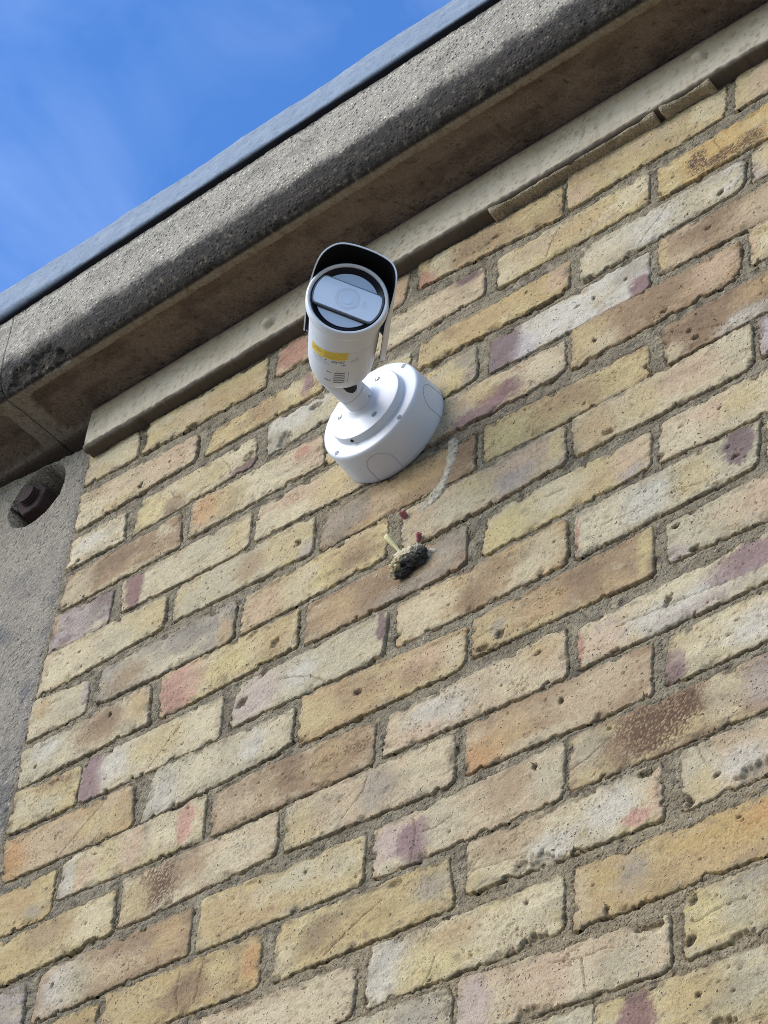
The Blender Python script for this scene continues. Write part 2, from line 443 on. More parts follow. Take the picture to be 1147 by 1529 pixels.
 (9,(7260,-6900,9518,-6812,9504,-7470,7264,-7432),'br','ob',(('yb',.12,.45,.14,.6),('br2',.6,.4,.18,.4),('ye',.96,.45,.05,.6),('gy2',.15,.55,.05,.3),('ob',.4,.5,.15,.4),('yb',.4,.95,.3,.12))),
 (9,(9673,-6887,11895,-6761,11895,-7504,9682,-7419),'gr','pk',(('gr',.09,.6,.18,.5),('lv',.05,.9,.07,.3),('pk',.37,.4,.18,.4),('pk2',.55,.5,.18,.5))),
 (10,(165,-7647,1241,-7655,1262,-8301,253,-8277),'oy','yb',(('ob',.5,.4,.3,.3),('gy2',.75,.75,.2,.2),('yb',.85,.35,.15,.4))),
 (10,(1357,-7553,3586,-7565,3609,-8217,1319,-8113),'cr','yb',(('pk2',.18,.6,.07,.5),('yb',.35,.5,.1,.6),('pk2',.52,.5,.1,.6),('cr2',.7,.4,.12,.5),('rd2',.87,.45,.07,.5),('wt',.05,.6,.06,.6))),
 (10,(3715,-7593,5995,-7639,5999,-8252,3736,-8256),'br','pk',(('pk',.15,.5,.2,.5),('br2',.5,.35,.1,.4),('ob',.75,.4,.2,.4),('br',.9,.5,.1,.5))),
 (10,(6184,-7709,8452,-7617,8456,-8286,6137,-8234),'pk','cr',(('wt',.3,.5,.22,.5),('pk2',.2,.8,.2,.25),('ob',.85,.25,.16,.3),('cr',.7,.5,.15,.4))),
 (10,(8615,-7731,10859,-7628,10859,-8234,8589,-8266),'cr','wt',(('pk2',.14,.6,.16,.6),('puL',.85,.35,.25,.38),('rd',.01,.6,.02,.6),('wt',.48,.6,.27,.3),('cr2',.55,.2,.21,.3),('lv',.62,.85,.27,.15))),
 (11,(190,-8380,2366,-8378,2396,-8955,231,-9027),'yb','oy',(('br',.5,.3,.2,.4),('cr2',.85,.5,.17,.6),('oy',.25,.6,.2,.4))),
 (11,(2447,-8263,4722,-8306,4763,-8888,2485,-8957),'pk','cr',(('db2',.22,.45,.2,.55),('yb',.1,.6,.1,.5),('cr2',.75,.55,.2,.5),('br',.45,.3,.12,.4))),
 (11,(4838,-8296,7079,-8344,7101,-9010,4877,-8908),'pk','gr',(('yb',.1,.6,.14,.5),('pk',.3,.45,.15,.5),('gy2',.55,.5,.12,.5),('cr',.85,.4,.2,.5))),
 (11,(7240,-8331,9452,-8342,9436,-8992,7236,-8958),'br','pk',(('ob2',.1,.75,.16,.4),('ob',.25,.5,.15,.5),('pk',.7,.5,.25,.5),('cr',.45,.9,.25,.15))),
 (11,(9648,-8378,11870,-8290,11870,-8989,9594,-8956),'cr','yb',(('puL',.03,.75,.07,.5),('cr2',.23,.4,.19,.4),('wt',.47,.6,.19,.4),('lv',.61,.5,.09,.4))),
 (12,(114,-9123,1114,-9138,1211,-9758,104,-9735),'lv','gr',(('gy2',.6,.5,.3,.4),)),
 (12,(1344,-9065,3629,-9101,3636,-9702,1332,-9741),'br','ob',(('wt',.15,.5,.14,.6),('gr',.28,.55,.13,.5),('ob',.85,.4,.14,.5),('pk',.55,.5,.2,.4),('br2',.6,.2,.2,.2))),
 (12,(3752,-9072,5995,-9136,6002,-9758,3764,-9726),'yb','cr',(('ob',.2,.5,.2,.5),('gr',.6,.35,.12,.25),('cr',.85,.4,.14,.4),('ob',.4,.8,.2,.2))),
 (12,(6108,-9158,8439,-9094,8431,-9760,6137,-9768),'pk','cr',(('pkl',.1,.45,.13,.5),('puL',.22,.6,.11,.5),('cr2',.1,.9,.1,.2),('gr',.38,.5,.12,.5),('br',.7,.35,.15,.4),('gr',.93,.5,.1,.5))),
 (12,(8486,-9074,10844,-9108,10844,-9737,8490,-9722),'br','yb',(('gr',.08,.35,.12,.4),('dbm',.41,.45,.22,.6),('dbm',.58,.3,.14,.4),('cr',.73,.4,.1,.6),('lv',.91,.45,.11,.5),('cr',1.1,.5,.14,.5))),
 (13,(114,-9806,2396,-9836,2386,-10474,94,-10444),'oy','yb',(('br',.7,.5,.3,.5),)),
 (13,(2480,-9794,4705,-9840,4739,-10490,2518,-10420),'oy','br',(('yb',.2,.4,.2,.4),('br2',.55,.6,.15,.4),('yb',.75,.35,.08,.5),('ob2',.95,.5,.06,.4))),
 (13,(4941,-9842,7084,-9889,7180,-10499,4915,-10507),'yb','oy',(('br',.3,.45,.15,.3),('gy2',.9,.45,.12,.3),('cr',.05,.7,.08,.4),('oy',.55,.6,.2,.4))),
 (13,(7317,-9820,9512,-9813,9530,-10481,7318,-10427),'cr','yb',(('br',.2,.25,.25,.35),('pk',.3,.5,.12,.4),('wt',.75,.45,.15,.4),('rd2',.88,.8,.1,.14),('pk2',.97,.5,.05,.5),('wt',.45,.7,.15,.3))),
 (13,(9732,-9819,11909,-9792,11843,-10409,9732,-10477),'pk','gr',(('gr',.08,.5,.1,.6),('yb',.12,.7,.1,.3),('wt',.3,.6,.15,.3))),
 (14,(3968,-10598,6022,-10688,6024,-11280,4177,-11323),'pk','cr',(('cr',.8,.5,.2,.5),('cr2',.4,.5,.2,.4))),
 (14,(6181,-10586,8451,-10652,8440,-11260,6161,-11256),'cr','yb',(('wt',.08,.5,.14,.6),('ye',.35,.7,.2,.4),('ob',.45,.3,.15,.3),('cr2',.8,.4,.2,.4))),
 (14,(8556,-10617,10846,-10667,10846,-11276,8557,-11283),'oy','ob',(('pk',.03,.5,.06,.6),('gy2',.28,.45,.08,.4),('oc',.71,.4,.28,.4),('ob',.49,.7,.28,.3),('ob2',.92,.3,.17,.3))),
 (15,(5129,-11294,7205,-11371,7221,-12003,5171,-11937),'gr','cr',(('gy2',.8,.4,.2,.4),)),
 (15,(7304,-11347,9552,-11505,9538,-12044,7277,-11981),'pk','cr',(('pkl',.08,.5,.1,.6),('pk2',.5,.4,.2,.4),('gr',.8,.6,.14,.4),('cr2',.6,.6,.08,.5))),
 (15,(9706,-11372,11928,-11364,11928,-11999,9685,-12012),'yb','gr',(('ye',.11,.4,.11,.4),('gr',.27,.5,.13,.5),('br2',.45,.35,.11,.3),('gy2',.36,.08,.18,.2))),
 (16,(8756,-12143,10847,-12136,10847,-12781,8754,-12775),'yb','gr',(('puB',.21,.5,.1,.7),('puB',.04,.7,.07,.3),('gr',.69,.5,.27,.4),('oy',.48,.4,.16,.4))),
 (16,(6837,-12095,8764,-12096,8751,-12738,6811,-12550),'gr','yb',(('cr2',.5,.5,.3,.4),)),
 (17,(9283,-12796,11570,-12770,11517,-13351,9270,-13426),'yb','ob',(('br',.6,.3,.2,.4),)),
]


# cracks: (course, number in course) -> polylines in brick (u, v)
CRACKS = {(1, 4): [[(.36, .02), (.34, .2), (.37, .45), (.39, .62)]],
          (13, 4): [[(.08, .0), (.09, .15), (.115, .38)]],
          (15, 2): [[(.42, .03), (.40, .2), (.455, .42), (.45, .6), (.40, .78), (.375, 1.0)],
                    [(.03, .5), (.15, .42), (.28, .40)]],
          (2, 4): [[(.36, .9), (.42, .6), (.52, .25), (.55, .05)]],
          (1, 3): [[(.33, .9), (.36, .5), (.42, .15)]],
          (8, 2): [[(.45, .55), (.55, .72), (.64, .98)], [(.3, .35), (.45, .55)]],
          (12, 3): [[(.21, .1), (.23, .45), (.205, .98)], [(.23, .45), (.33, .5), (.42, .42)]],
          (9, 0): [[(.43, .98), (.62, .5), (.78, .12)]],
          (8, 1): [[(.5, .95), (.63, .5), (.72, .2)]],
          (8, 4): [[(.15, .55), (.3, .6), (.55, .62), (.7, .75)]],
          (9, 3): [[(.02, .55), (.12, .5)]],
          (10, 4): [[(.2, .42), (.45, .5), (.78, .62)]],
          (13, 2): [[(.3, .9), (.5, .5), (.62, .3)]],
          (2, 1): [[(.27, .2), (.33, .55), (.38, .6)], [(.72, .2), (.78, .5), (.8, .8)]],
          (11, 2): [[(.5, .15), (.47, .4), (.35, .8)]],
          (13, 1): [[(.50, .1), (.48, .5), (.5, .9)], [(.64, .05), (.62, .5), (.6, .85)]],
          (7, 3): [[(.3, .3), (.5, .35)]],
          (12, 4): [[(.0, .62), (.1, .5), (.2, .3)]],
          (5, 4): [[(.2, .55), (.38, .8)]],
          (14, 1): [[(.36, .55), (.34, .8), (.30, 1.0)]],
          (6, 0): [[(.3, .3), (.5, .2)]],
          (13, 3): [[(.0, .55), (.12, .6), (.3, .66)]],
          (15, 1): [[(.45, .2), (.6, .3), (.62, .9)], [(.62, .28), (.72, .25)]]}
# holes and lost chips: (course, number) -> (u, v, half-length mm, half-height mm, depth mm)
PITS = {(0, 3): [(.56, .52, 9, 3.2, 5), (.50, .62, 6, 2, 3)], (7, 0): [(.70, .25, 3, 4, 6), (.13, .62, 3, 3, 5)],
        (8, 1): [(.02, .1, 3, 3, 4)], (8, 2): [(.05, .5, 8, 8, 6)], (2, 3): [(.72, .3, 2.5, 2.5, 5)],
        (2, 4): [(.86, .70, 5, 4.5, 8), (.32, .97, 7, 4, 5)], (1, 4): [(.09, .55, 2.5, 2, 4)],
        (3, 3): [(.66, .45, 3, 3, 5), (.56, .42, 5, 2, 3), (.86, .4, 4, 2, 4)], (3, 4): [(.30, .40, 4, 3, 5)],
        (4, 4): [(.14, .6, 3, 3, 4), (.56, .82, 5, 4, 4)], (5, 4): [(.15, .45, 3, 3, 5), (.18, .7, 5, 3.5, 5)],
        (5, 3): [(.98, .6, 4, 4, 5)], (1, 0): [(.55, .75, 5, 6, 6), (.78, .5, 2, 2, 4)], (7, 4): [(.33, .35, 3, 2, 4)],
        (8, 4): [(.88, .55, 5, 3, 4), (.84, .25, 2, 2, 4)], (9, 2): [(.36, .45, 6, 4, 5)], (8, 3): [(.93, .4, 2, 2, 3)],
        (9, 3): [(.16, .75, 6, 7, 4), (.06, .9, 9, 5, 5)], (11, 3): [(.52, .35, 3.5, 4, 6)], (12, 3): [(.85, .2, 3, 4, 6)],
        (6, 4): [(.2, .8, 8, 4, 4)], (10, 3): [(.85, .25, 5, 2, 4)], (11, 0): [(.8, .5, 2, 2, 3)],
        (12, 4): [(.2, .15, 2, 2, 4)], (14, 1): [(.86, .97, 16, 8, 7), (.82, .25, 2, 3, 3)], (13, 4): [(.36, .85, 20, 10, 5), (.17, .65, 5, 2, 4), (.03, .9, 5, 6, 6)],
        (13, 3): [(.40, .92, 15, 12, 4), (.30, .85, 9, 8, 4), (.93, .1, 10, 5, 6)], (15, 1): [(.92, .05, 16, 10, 7), (.35, .95, 14, 7, 4)],
        (10, 4): [(.47, .4, 5, 7, 3), (.2, .95, 6, 3, 4)], (12, 2): [(.65, .3, 2, 3, 4)], (13, 2): [(.7, .1, 10, 4, 3)],
        (9, 4): [(.05, .15, 4, 4, 4), (.14, .95, 6, 6, 5), (.6, .55, 6, 3, 5)], (2, 1): [(.95, .6, 9, 10, 4)],
        (2, 2): [(.35, .25, 12, 5, 5), (.12, .85, 12, 14, 4)], (3, 0): [(.05, .9, 4, 3, 4)], (2, 0): [(.2, .85, 5, 4, 4)],
        (12, 1): [(.1, .4, 2.5, 3, 5), (.55, .03, 6, 4, 5)], (5, 1): [(.9, .55, 5, 6, 4)], (7, 1): [(.85, .6, 7, 8, 4)],
        (8, 0): [(.6, .15, 12, 4, 3)], (6, 5): [(.2, .6, 4, 3, 4)], (14, 2): [(.15, .9, 4, 5, 4), (.75, .2, 3, 2, 3)],
        (15, 2): [(.04, .15, 4, 6, 4), (.03, .75, 5, 5, 4), (.25, .97, 14, 5, 5)], (16, 0): [(.5, .4, 3, 3, 4), (.6, .95, 12, 8, 5)]}


def seg_dist(x, z, pts):
    d = np.full(x.shape, 1e9)
    for (x0, z0), (x1, z1) in zip(pts[:-1], pts[1:]):
        dx, dz = x1 - x0, z1 - z0
        t = np.clip(((x - x0) * dx + (z - z0) * dz) / (dx * dx + dz * dz + 1e-9), 0, 1)
        d = np.minimum(d, np.hypot(x - x0 - t * dx, z - z0 - t * dz))
    return d


def outline(q, seed):
    """signed distance (mm) of a brick's worn outline, as a function of its u, v"""
    rng = np.random.default_rng(seed)
    q = np.array(q, float).reshape(4, 2) * 1e-4            # TL TR BR BL (x, z)
    W = (q[1, 0] - q[0, 0] + q[2, 0] - q[3, 0]) * 500
    H = (q[0, 1] - q[3, 1] + q[1, 1] - q[2, 1]) * 500
    rad = rng.uniform(1.5, (7, 8, 8, 13))
    ox, oz = rng.random(2) * 4000
    ragged = rng.uniform(.7, 1.5)

    def e_of(u, v):
        x, z = (u - .5) * W, (.5 - v) * H
        gx, gz = x + ox, z + oz
        r = np.where(u < .5, np.where(v < .5, rad[0], rad[1]), np.where(v < .5, rad[2], rad[3]))
        qx, qz = np.abs(x) - W / 2 + r, np.abs(z) - H / 2 + r
        e = np.hypot(np.maximum(qx, 0), np.maximum(qz, 0)) + np.minimum(np.maximum(qx, qz), 0) - r
        e = e + 1.8 * pn(gx / 26, gz / 26, 1) + ragged * (1.8 * pn(gx / 9, gz / 9, 2) + 1.5 * pn(gx / 4.2, gz / 4.2, 3))
        bite = ss(.22, .46, pn(gx / 15, gz / 12, 39)) * ss(.45, .9, v) * (.6 + ragged * .5)      # bites out of the lower arris
        return e - .8 + 4.0 * bite + .9 * pn(gx / 2.2, gz / 2.2, 139), x, z, gx, gz
    return q, W, H, rng, e_of


def brick_mesh(q, b0, b1, pats, seed, res=1.6, key=None, proud=1.7):
    q, W, H, rng, e_of = outline(q, seed)
    pu, pv = 2.2 / W, 2.2 / H
    nu, nv = max(8, int(W / res) + 3), max(6, int(H / res) + 3)
    u, v = np.meshgrid(np.linspace(-pu, 1 + pu, nu), np.linspace(-pv, 1 + pv, nv), indexing='ij')
    X = (q[0, 0] * (1 - u) + q[1, 0] * u) * (1 - v) + (q[3, 0] * (1 - u) + q[2, 0] * u) * v
    Z = (q[0, 1] * (1 - u) + q[1, 1] * u) * (1 - v) + (q[3, 1] * (1 - u) + q[2, 1] * u) * v
    c = q.mean(0)
    e, x, z, gx, gz = e_of(u, v)
    inside = np.clip(-e, 0, None)
    k_drag, k_craze, k_pit, k_wear = rng.choice([.3, .8, 1.2, 1.8]), rng.choice([0, .4, 1, 2.2]), rng.choice([.05, .15, .35, .8]), rng.uniform(.5, 1.5)
    # face relief, mm outwards
    h = np.full(x.shape, proud + rng.normal(0, 0.45))
    h += x / W * rng.normal(0, .9) + z / H * rng.normal(0, .7)
    h += 0.9 * pn(gx / 60, gz / 30, 4) + 0.7 * pn(gx / 18, gz / 11, 5) + 0.35 * pn(gx / 6, gz / 4, 6) + 0.22 * pn(gx / 2.6, gz / 2.6, 7)
    drag = np.clip(pn(gx / 13 + gz / 40, gz / 2.4, 8) - .28, 0, 1) * np.clip(fbm(gx / 40, gz / 22, 9) + .15, 0, 1)
    h -= 2.6 * k_drag * drag
    crz = ss(.12, .4, pn(gx / 34, gz / 24, 30)) * np.clip(.07 - np.abs(pn(gx / 5.5, gz / 4.5, 31)), 0, 1) / .07
    h -= 1.2 * k_craze * crz                                        # crazed patches
    near = np.exp(-inside / 7.0)
    chip = ss(.10, .42, pn(gx / 20, gz / 15, 10)) * near
    h -= 4.0 * chip * np.clip(1 + .8 * pn(gx / 4, gz / 4, 11), .2, 2)
    dirt_shade = ss(.2, .8, chip) * .55 + np.clip(drag * 2.2 * k_drag, 0, .6) + np.clip(.3 * k_craze, 0, .5) * crz
    for _ in range(int(W / 9 * k_pit)):
        px, pz, pr = rng.uniform(-W / 2, W / 2), rng.uniform(-H / 2, H / 2), rng.uniform(.8, 1.5)
        d = np.hypot((x - px) / rng.uniform(.8, 2.2), z - pz) / pr + .8 * pn(gx / 2.5, gz / 2.5, 33)
        h -= 2.2 * ss(1.15, .5, d)
        dirt_shade = np.maximum(dirt_shade, .75 * ss(1.2, .6, d))
    for (uu, vv, hl, hh, dep) in PITS.get(key, ()):
        d = np.hypot((x - (uu - .5) * W) / hl, (z - (.5 - vv) * H) / hh) + .8 * pn(gx / 5, gz / 5, 12)
        h -= dep * ss(1.1, .6, d)
        dirt_shade = np.maximum(dirt_shade, (.85 if hl < 7 else .35) * ss(1.15, .7, d))
    for pl in CRACKS.get(key, ()):
        pts = [((a - .5) * W, (.5 - b) * H) for a, b in pl]
        d = seg_dist(x + 1.6 * pn(gx / 8, gz / 8, 13), z + 1.6 * pn(gx / 8, gz / 8, 14), pts)
        h -= 1.5 * ss(1.15, .2, d)
        dirt_shade = np.maximum(dirt_shade, .55 * ss(1.15, .3, d))
    k = np.clip((e + 1.1) / 1.1, 0, 1)
    h -= .35 * k * k
    h = np.where(e > 0, np.minimum(h, 0) - 14.0 * np.clip(e / .9, 0, 1), h)
    # colour
    wx = x + 7 * pn(gx / 22, gz / 22, 15) + 3 * pn(gx / 7, gz / 7, 16)
    wz = z + 6 * pn(gx / 22, gz / 22, 17) + 3 * pn(gx / 7, gz / 7, 18)
    C = np.broadcast_to(PAL[b0], x.shape + (3,)).copy()
    C = mixc(C, PAL[b1], .8 * ss(-.1, .4, fbm(gx / 60, gz / 26, 19)))
    C = mixc(C, PAL['tan'], .42 * ss(.02, .5, fbm(gx / 30 + gz / 60, gz / 16, 20)))
    C = mixc(C, PAL['cr2'], .35 * ss(.1, .5, fbm(gx / 24, gz / 12 + gx / 50, 21)))
    fine = fbm(gx / 3.2, gz / 3.2, 22)
    for (pc, uc, vc, ru, rv) in pats:
        d = np.hypot((wx - (uc - .5) * W) / (ru * W), (wz - (.5 - vc) * H) / (rv * H))
        d = d + .16 * fine + .30 * fbm(gx / 8, gz / 6, 200)
        soft = (1.08, .66) if pc[:2] in ('pu', 'rd') else (1.35, .35)
        f = ss(soft[0], soft[1], d) * (.85 if pc[:2] in ('pu', 'rd') else .72)
        if pc[:2] == 'db':
            f = ss(1.3, .6, d) * ss(-.12, .10, fbm(gx / 2.6, gz / 2.2, 32) + .45 * fine + .40 * (.8 - d)) * .92
        C = mixc(C, PAL[pc], f)
    C *= (1 + .16 * fbm(gx / 9, gz / 6, 23) + .10 * fine)[..., None]
    C = mixc(C, PAL['br2'], .45 * ss(.26, .6, fbm(gx / 5, gz / 4, 24) * (1 + .5 * pn(gx / 40, gz / 30, 25))))
    C = mixc(C, alb((104, 88, 68)), .55 * np.clip(k_wear, 0, 1) * ss(.20, .5, fbm(gx / 3.6, gz / 3.0, 27) + .35 * pn(gx / 45, gz / 28, 28) * k_wear))
    C *= (1 - .16 * k_wear * ss(-.1, .5, fbm(gx / 70, gz / 30, 29)))[..., None]
    film = ss(.12, .5, pn(gx / 30, gz / 14, 26) + .55 * np.exp(-inside / 5) - .28)
    C = mixc(C, MORTAR_C * (1 + .2 * fine[..., None]), .55 * film)
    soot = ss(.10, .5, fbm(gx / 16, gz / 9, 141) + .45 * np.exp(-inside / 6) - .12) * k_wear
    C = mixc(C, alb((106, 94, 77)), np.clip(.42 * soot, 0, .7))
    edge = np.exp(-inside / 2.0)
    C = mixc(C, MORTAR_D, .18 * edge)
    C = mixc(C, alb((92, 78, 62)), np.clip(dirt_shade, 0, 1))  # brown dirt in chips; pits and cracks darkened for their shade
    C = mixc(C, alb((88, 78, 62)), .8 * ss(.1, .5, e))       # joint faces: old mortar stain, darkened further for the shade in the joints
    Y = -h * 1e-3
    V = np.stack([X - c[0], Y, Z - c[1]], -1).reshape(-1, 3)
    me = np_mesh('brick', V, grid_quads(nu, nv, flip=True), C.reshape(-1, 3))
    return me, (c[0], 0, c[1])


# ------------------------------------------------------------------ ground
def box_bm(bm, x0, x1, y0, y1, z0, z1):
    vs_ = [bm.verts.new((x, y, z)) for x in (x0, x1) for y in (y0, y1) for z in (z0, z1)]
    for f in ((0, 1, 3, 2), (4, 6, 7, 5), (0, 4, 5, 1), (2, 3, 7, 6), (0, 2, 6, 4), (1, 5, 7, 3)):
        bm.faces.new([vs_[i] for i in f])


def bm_obj(name, bm, mat, parent=None, loc=None, smooth=False):
    bmesh.ops.recalc_face_normals(bm, faces=bm.faces)
    me = bpy.data.meshes.new(name)
    bm.to_mesh(me)
    bm.free()
    return link(name, me, parent, [mat], loc, smooth)


bm = bmesh.new()
s = 600.0
bm.faces.new([bm.verts.new(p) for p in ((-s, -s, GROUND_Z), (s, -s, GROUND_Z), (s, s, GROUND_Z), (-s, s, GROUND_Z))])
tag(bm_obj('ground', bm, M_GROUND), 'pale paved ground below the wall', None, None, 'structure')

# ------------------------------------------------------------------ the brick wall
wall = tag(empty('brick_wall', (0, 0, GROUND_Z)), 'weathered yellow stock brick wall below the concrete coping', 'wall')
WZ = GROUND_Z
# core of the wall
bm = bmesh.new()
box_bm(bm, 0.012, 7.0, 0.016, 0.22, GROUND_Z, 0.0)
box_bm(bm, 1.241, 7.0, 0.0030, 0.0155, GROUND_Z, -0.001)
box_bm(bm, 0.0125, 1.2405, 0.0030, 0.0155, GROUND_Z, -1.4205)
core = bm_obj('wall_core', bm, M_MORTAR, wall)
core.location = (0, 0, -WZ)
at = core.data.color_attributes.new('Col', 'FLOAT_COLOR', 'POINT')
at.data.foreach_set('color', np.tile(np.r_[MORTAR_C, 1].astype(np.float32), len(core.data.vertices)))

# mortar bed, a relief of its own
X0, X1, Z0, Z1 = 0.006, 1.24, -1.42, 0.012
RES = 0.0016
nx, nz = int((X1 - X0) / RES), int((Z1 - Z0) / RES)
X, Z = np.meshgrid(np.linspace(X0, X1, nx), np.linspace(Z0, Z1, nz), indexing='ij')
mx_, mz_ = X * 1000, Z * 1000
rise = ss(-.05, .55, fbm(mx_ / 130, mz_ / 90, 40))
# flush pointing and smears: lower courses and round the old cable hole
flush = np.exp(-(((X - .60) / .10) ** 2 + ((Z + .47) / .05) ** 2)) * 3.2 + np.exp(-(((X - .46) / .06) ** 2 + ((Z + .27) / .05) ** 2)) * 1.6
flush += 0.5 * ss(-.90, -1.05, Z)
hm = .45 + 1.2 * rise + flush + 1.1 * pn(mx_ / 16, mz_ / 11, 41) + .8 * pn(mx_ / 6, mz_ / 5, 42) + .7 * pn(mx_ / 2.8, mz_ / 2.8, 43)
hm -= 2.5 * ss(.25, .5, pn(mx_ / 24, mz_ / 16, 44))
gap = np.zeros(X.shape)
lap = np.zeros(X.shape)
inn = np.zeros(X.shape)
for n_, (c0_, q_, *_r) in enumerate(BRICKS):
    q_, W_, H_, _g, e_of_ = outline(q_, 101 + n_)
    i0, i1 = np.searchsorted(X[:, 0], [q_[:, 0].min() - .006, q_[:, 0].max() + .006])
    j0, j1 = np.searchsorted(Z[0, :], [q_[:, 1].min() - .006, q_[:, 1].max() + .006])
    if i1 <= i0 or j1 <= j0:
        continue
    xb, zz_ = X[i0:i1, j0:j1], Z[i0:i1, j0:j1]
    u_ = (xb - q_[:, 0].min()) / (np.ptp(q_[:, 0]))
    for _ in range(4):
        zt_ = q_[0, 1] + (q_[1, 1] - q_[0, 1]) * u_
        zb_ = q_[3, 1] + (q_[2, 1] - q_[3, 1]) * u_
        v_ = (zt_ - zz_) / (zt_ - zb_)
        xl_ = q_[0, 0] + (q_[3, 0] - q_[0, 0]) * v_
        xr_ = q_[1, 0] + (q_[2, 0] - q_[1, 0]) * v_
        u_ = (xb - xl_) / (xr_ - xl_)
    e_ = e_of_(u_, v_)[0]
    low_ = ss(.55, .95, v_)
    band_ = ss(2.1, .7, e_) * ss(-5, -2, e_)
    sl_ = (slice(i0, i1), slice(j0, j1))
    gap[sl_] = np.maximum(gap[sl_], band_ * (low_ + .32 * (1 - low_)))
    lap[sl_] = np.maximum(lap[sl_], ss(7, 2, e_) * ss(-8, -1, e_) * ss(.3, .05, v_))
    inn[sl_] = np.maximum(inn[sl_], ss(-3, -7, e_))
gap *= ss(-.35, .25, fbm(mx_ / 70, mz_ / 40, 36)) * (.7 + .3 * ss(-.9, -.7, Z)) + .25
hm += 1.3 * lap * ss(-.3, .3, fbm(mx_ / 45, mz_ / 30, 38))
hm -= 5.5 * np.clip(gap, 0, 1) * np.clip(.9 + pn(mx_ / 7, mz_ / 5, 37), .2, 1.3)
smear_ok = np.exp(-(((X - .60) / .09) ** 2 + ((Z + .50) / .035) ** 2))
hm = np.where(inn > 0, np.minimum(hm, 1 - 6 * inn * (1 - .9 * smear_ok)), hm)
fine = fbm(mx_ / 3, mz_ / 3, 45)
C = np.broadcast_to(MORTAR_C, X.shape + (3,)).copy()
C = mixc(C, MORTAR_D, .75 * ss(-.1, .45, fbm(mx_ / 50, mz_ / 30, 46)))
C = mixc(C, MORTAR_L, .6 * ss(.05, .5, fbm(mx_ / 22, mz_ / 22, 47)))
C = mixc(C, alb((160, 140, 108)), .35 * ss(-.95, -1.1, Z))
C = mixc(C, alb((72, 64, 53)), .62 * ss(.12, .45, fbm(mx_ / 14, mz_ / 10, 34) + .5 * pn(mx_ / 80, mz_ / 60, 35)))
C *= (1 + .35 * fine)[..., None]
C = mixc(C, alb((225, 222, 212)), .8 * ss(.42, .55, pn(mx_ / 2.6, mz_ / 2.6, 48)) * ss(.0, .3, pn(mx_ / 40, mz_ / 40, 49)))
V = np.stack([X, .0012 - hm * 1e-3, Z - WZ], -1).reshape(-1, 3)
bed = link('mortar_bed', np_mesh('mortar_bed', V, grid_quads(nx, nz), C.reshape(-1, 3)), wall, [M_MORTAR], smooth=False)

count = {}
n_tr = 0
rngb = random.Random(4)
for (course, q, b0, b1, pats) in BRICKS:
    i = count.get(course, 0)
    count[course] = i + 1
    n_tr += 1
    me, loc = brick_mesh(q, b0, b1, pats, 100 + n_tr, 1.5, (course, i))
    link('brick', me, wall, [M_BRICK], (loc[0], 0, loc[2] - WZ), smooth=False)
# the courses just beyond what the photograph shows
have = [(c0, sum(q[0:8:2]) / 4e4) for (c0, q, *_r) in BRICKS]
for course in range(0, 20):
    for j in range(-1, 8):
        xc = .120 * (2 * j + (2 if course % 2 == 0 else 1))
        if course % 2 == 0 and j == -1:
            x0, x1 = .014, .113
        else:
            x0, x1 = xc - .112, xc + .110
        if x0 < 0 or x1 > 1.45 or any(c0 == course and abs(xx - (x0 + x1) / 2) < .09 for c0, xx in have):
            continue
        zc = -(course + .5) * .075 - .004
        if x1 < .16 and course < 13:
            continue
        q = [x0, zc + .031, x1, zc + .031, x1, zc - .031, x0, zc - .031]
        q = [int(a * 1e4) for a in q]
        b0 = rngb.choice(['cr', 'yb', 'pk', 'gr', 'br', 'oy', 'cr'])
        b1 = rngb.choice(['cr', 'yb', 'pk', 'ob', 'gr'])
        pats = tuple((rngb.choice(['br', 'cr2', 'yb', 'pk2', 'ob', 'puB', 'wt', 'gy2']), rngb.random(), rngb.random(),
                      rngb.uniform(.1, .2), rngb.uniform(.3, .5)) for _ in range(3))
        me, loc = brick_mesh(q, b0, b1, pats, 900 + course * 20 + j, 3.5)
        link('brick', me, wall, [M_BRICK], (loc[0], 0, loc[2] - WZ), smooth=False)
# the rest of the wall, far outside the picture
Vs, Fs, Cs = [], [], []
for course in range(0, 52):
    zt = -course * .075 - .006
    if zt - .063 < GROUND_Z + .02:
        break
    for j in range(0, 30):
        x0 = .240 * j + (.126 if course % 2 == 0 else .014)
        x1 = x0 + .223
        if course < 20 and x0 < 1.33:
            continue
        p = rngb.uniform(.002, .005)
        n = len(Vs)
        for (xx, zz, yy) in ((x0, zt, .02), (x1, zt, .02), (x1, zt - .063, .02), (x0, zt - .063, .02),
                             (x0 + .002, zt - .002, -p), (x1 - .002, zt - .002, -p), (x1 - .002, zt - .061, -p), (x0 + .002, zt - .061, -p)):
            Vs.append((xx, yy, zz - WZ))
        Fs += [(n + 7, n + 6, n + 5, n + 4), (n + 4, n + 5, n + 1, n), (n + 5, n + 6, n + 2, n + 1), (n + 6, n + 7, n + 3, n + 2), (n + 7, n + 4, n, n + 3)]
        cc = PAL[rngb.choice(['cr', 'yb', 'pk', 'gr', 'br', 'oy', 'ob'])]
        Cs += [cc] * 8
rest = link('brickwork', np_mesh('brickwork', np.array(Vs), np.array(Fs), np.array(Cs)), wall, [M_BRICK], smooth=False)
rest['kind'] = 'stuff'


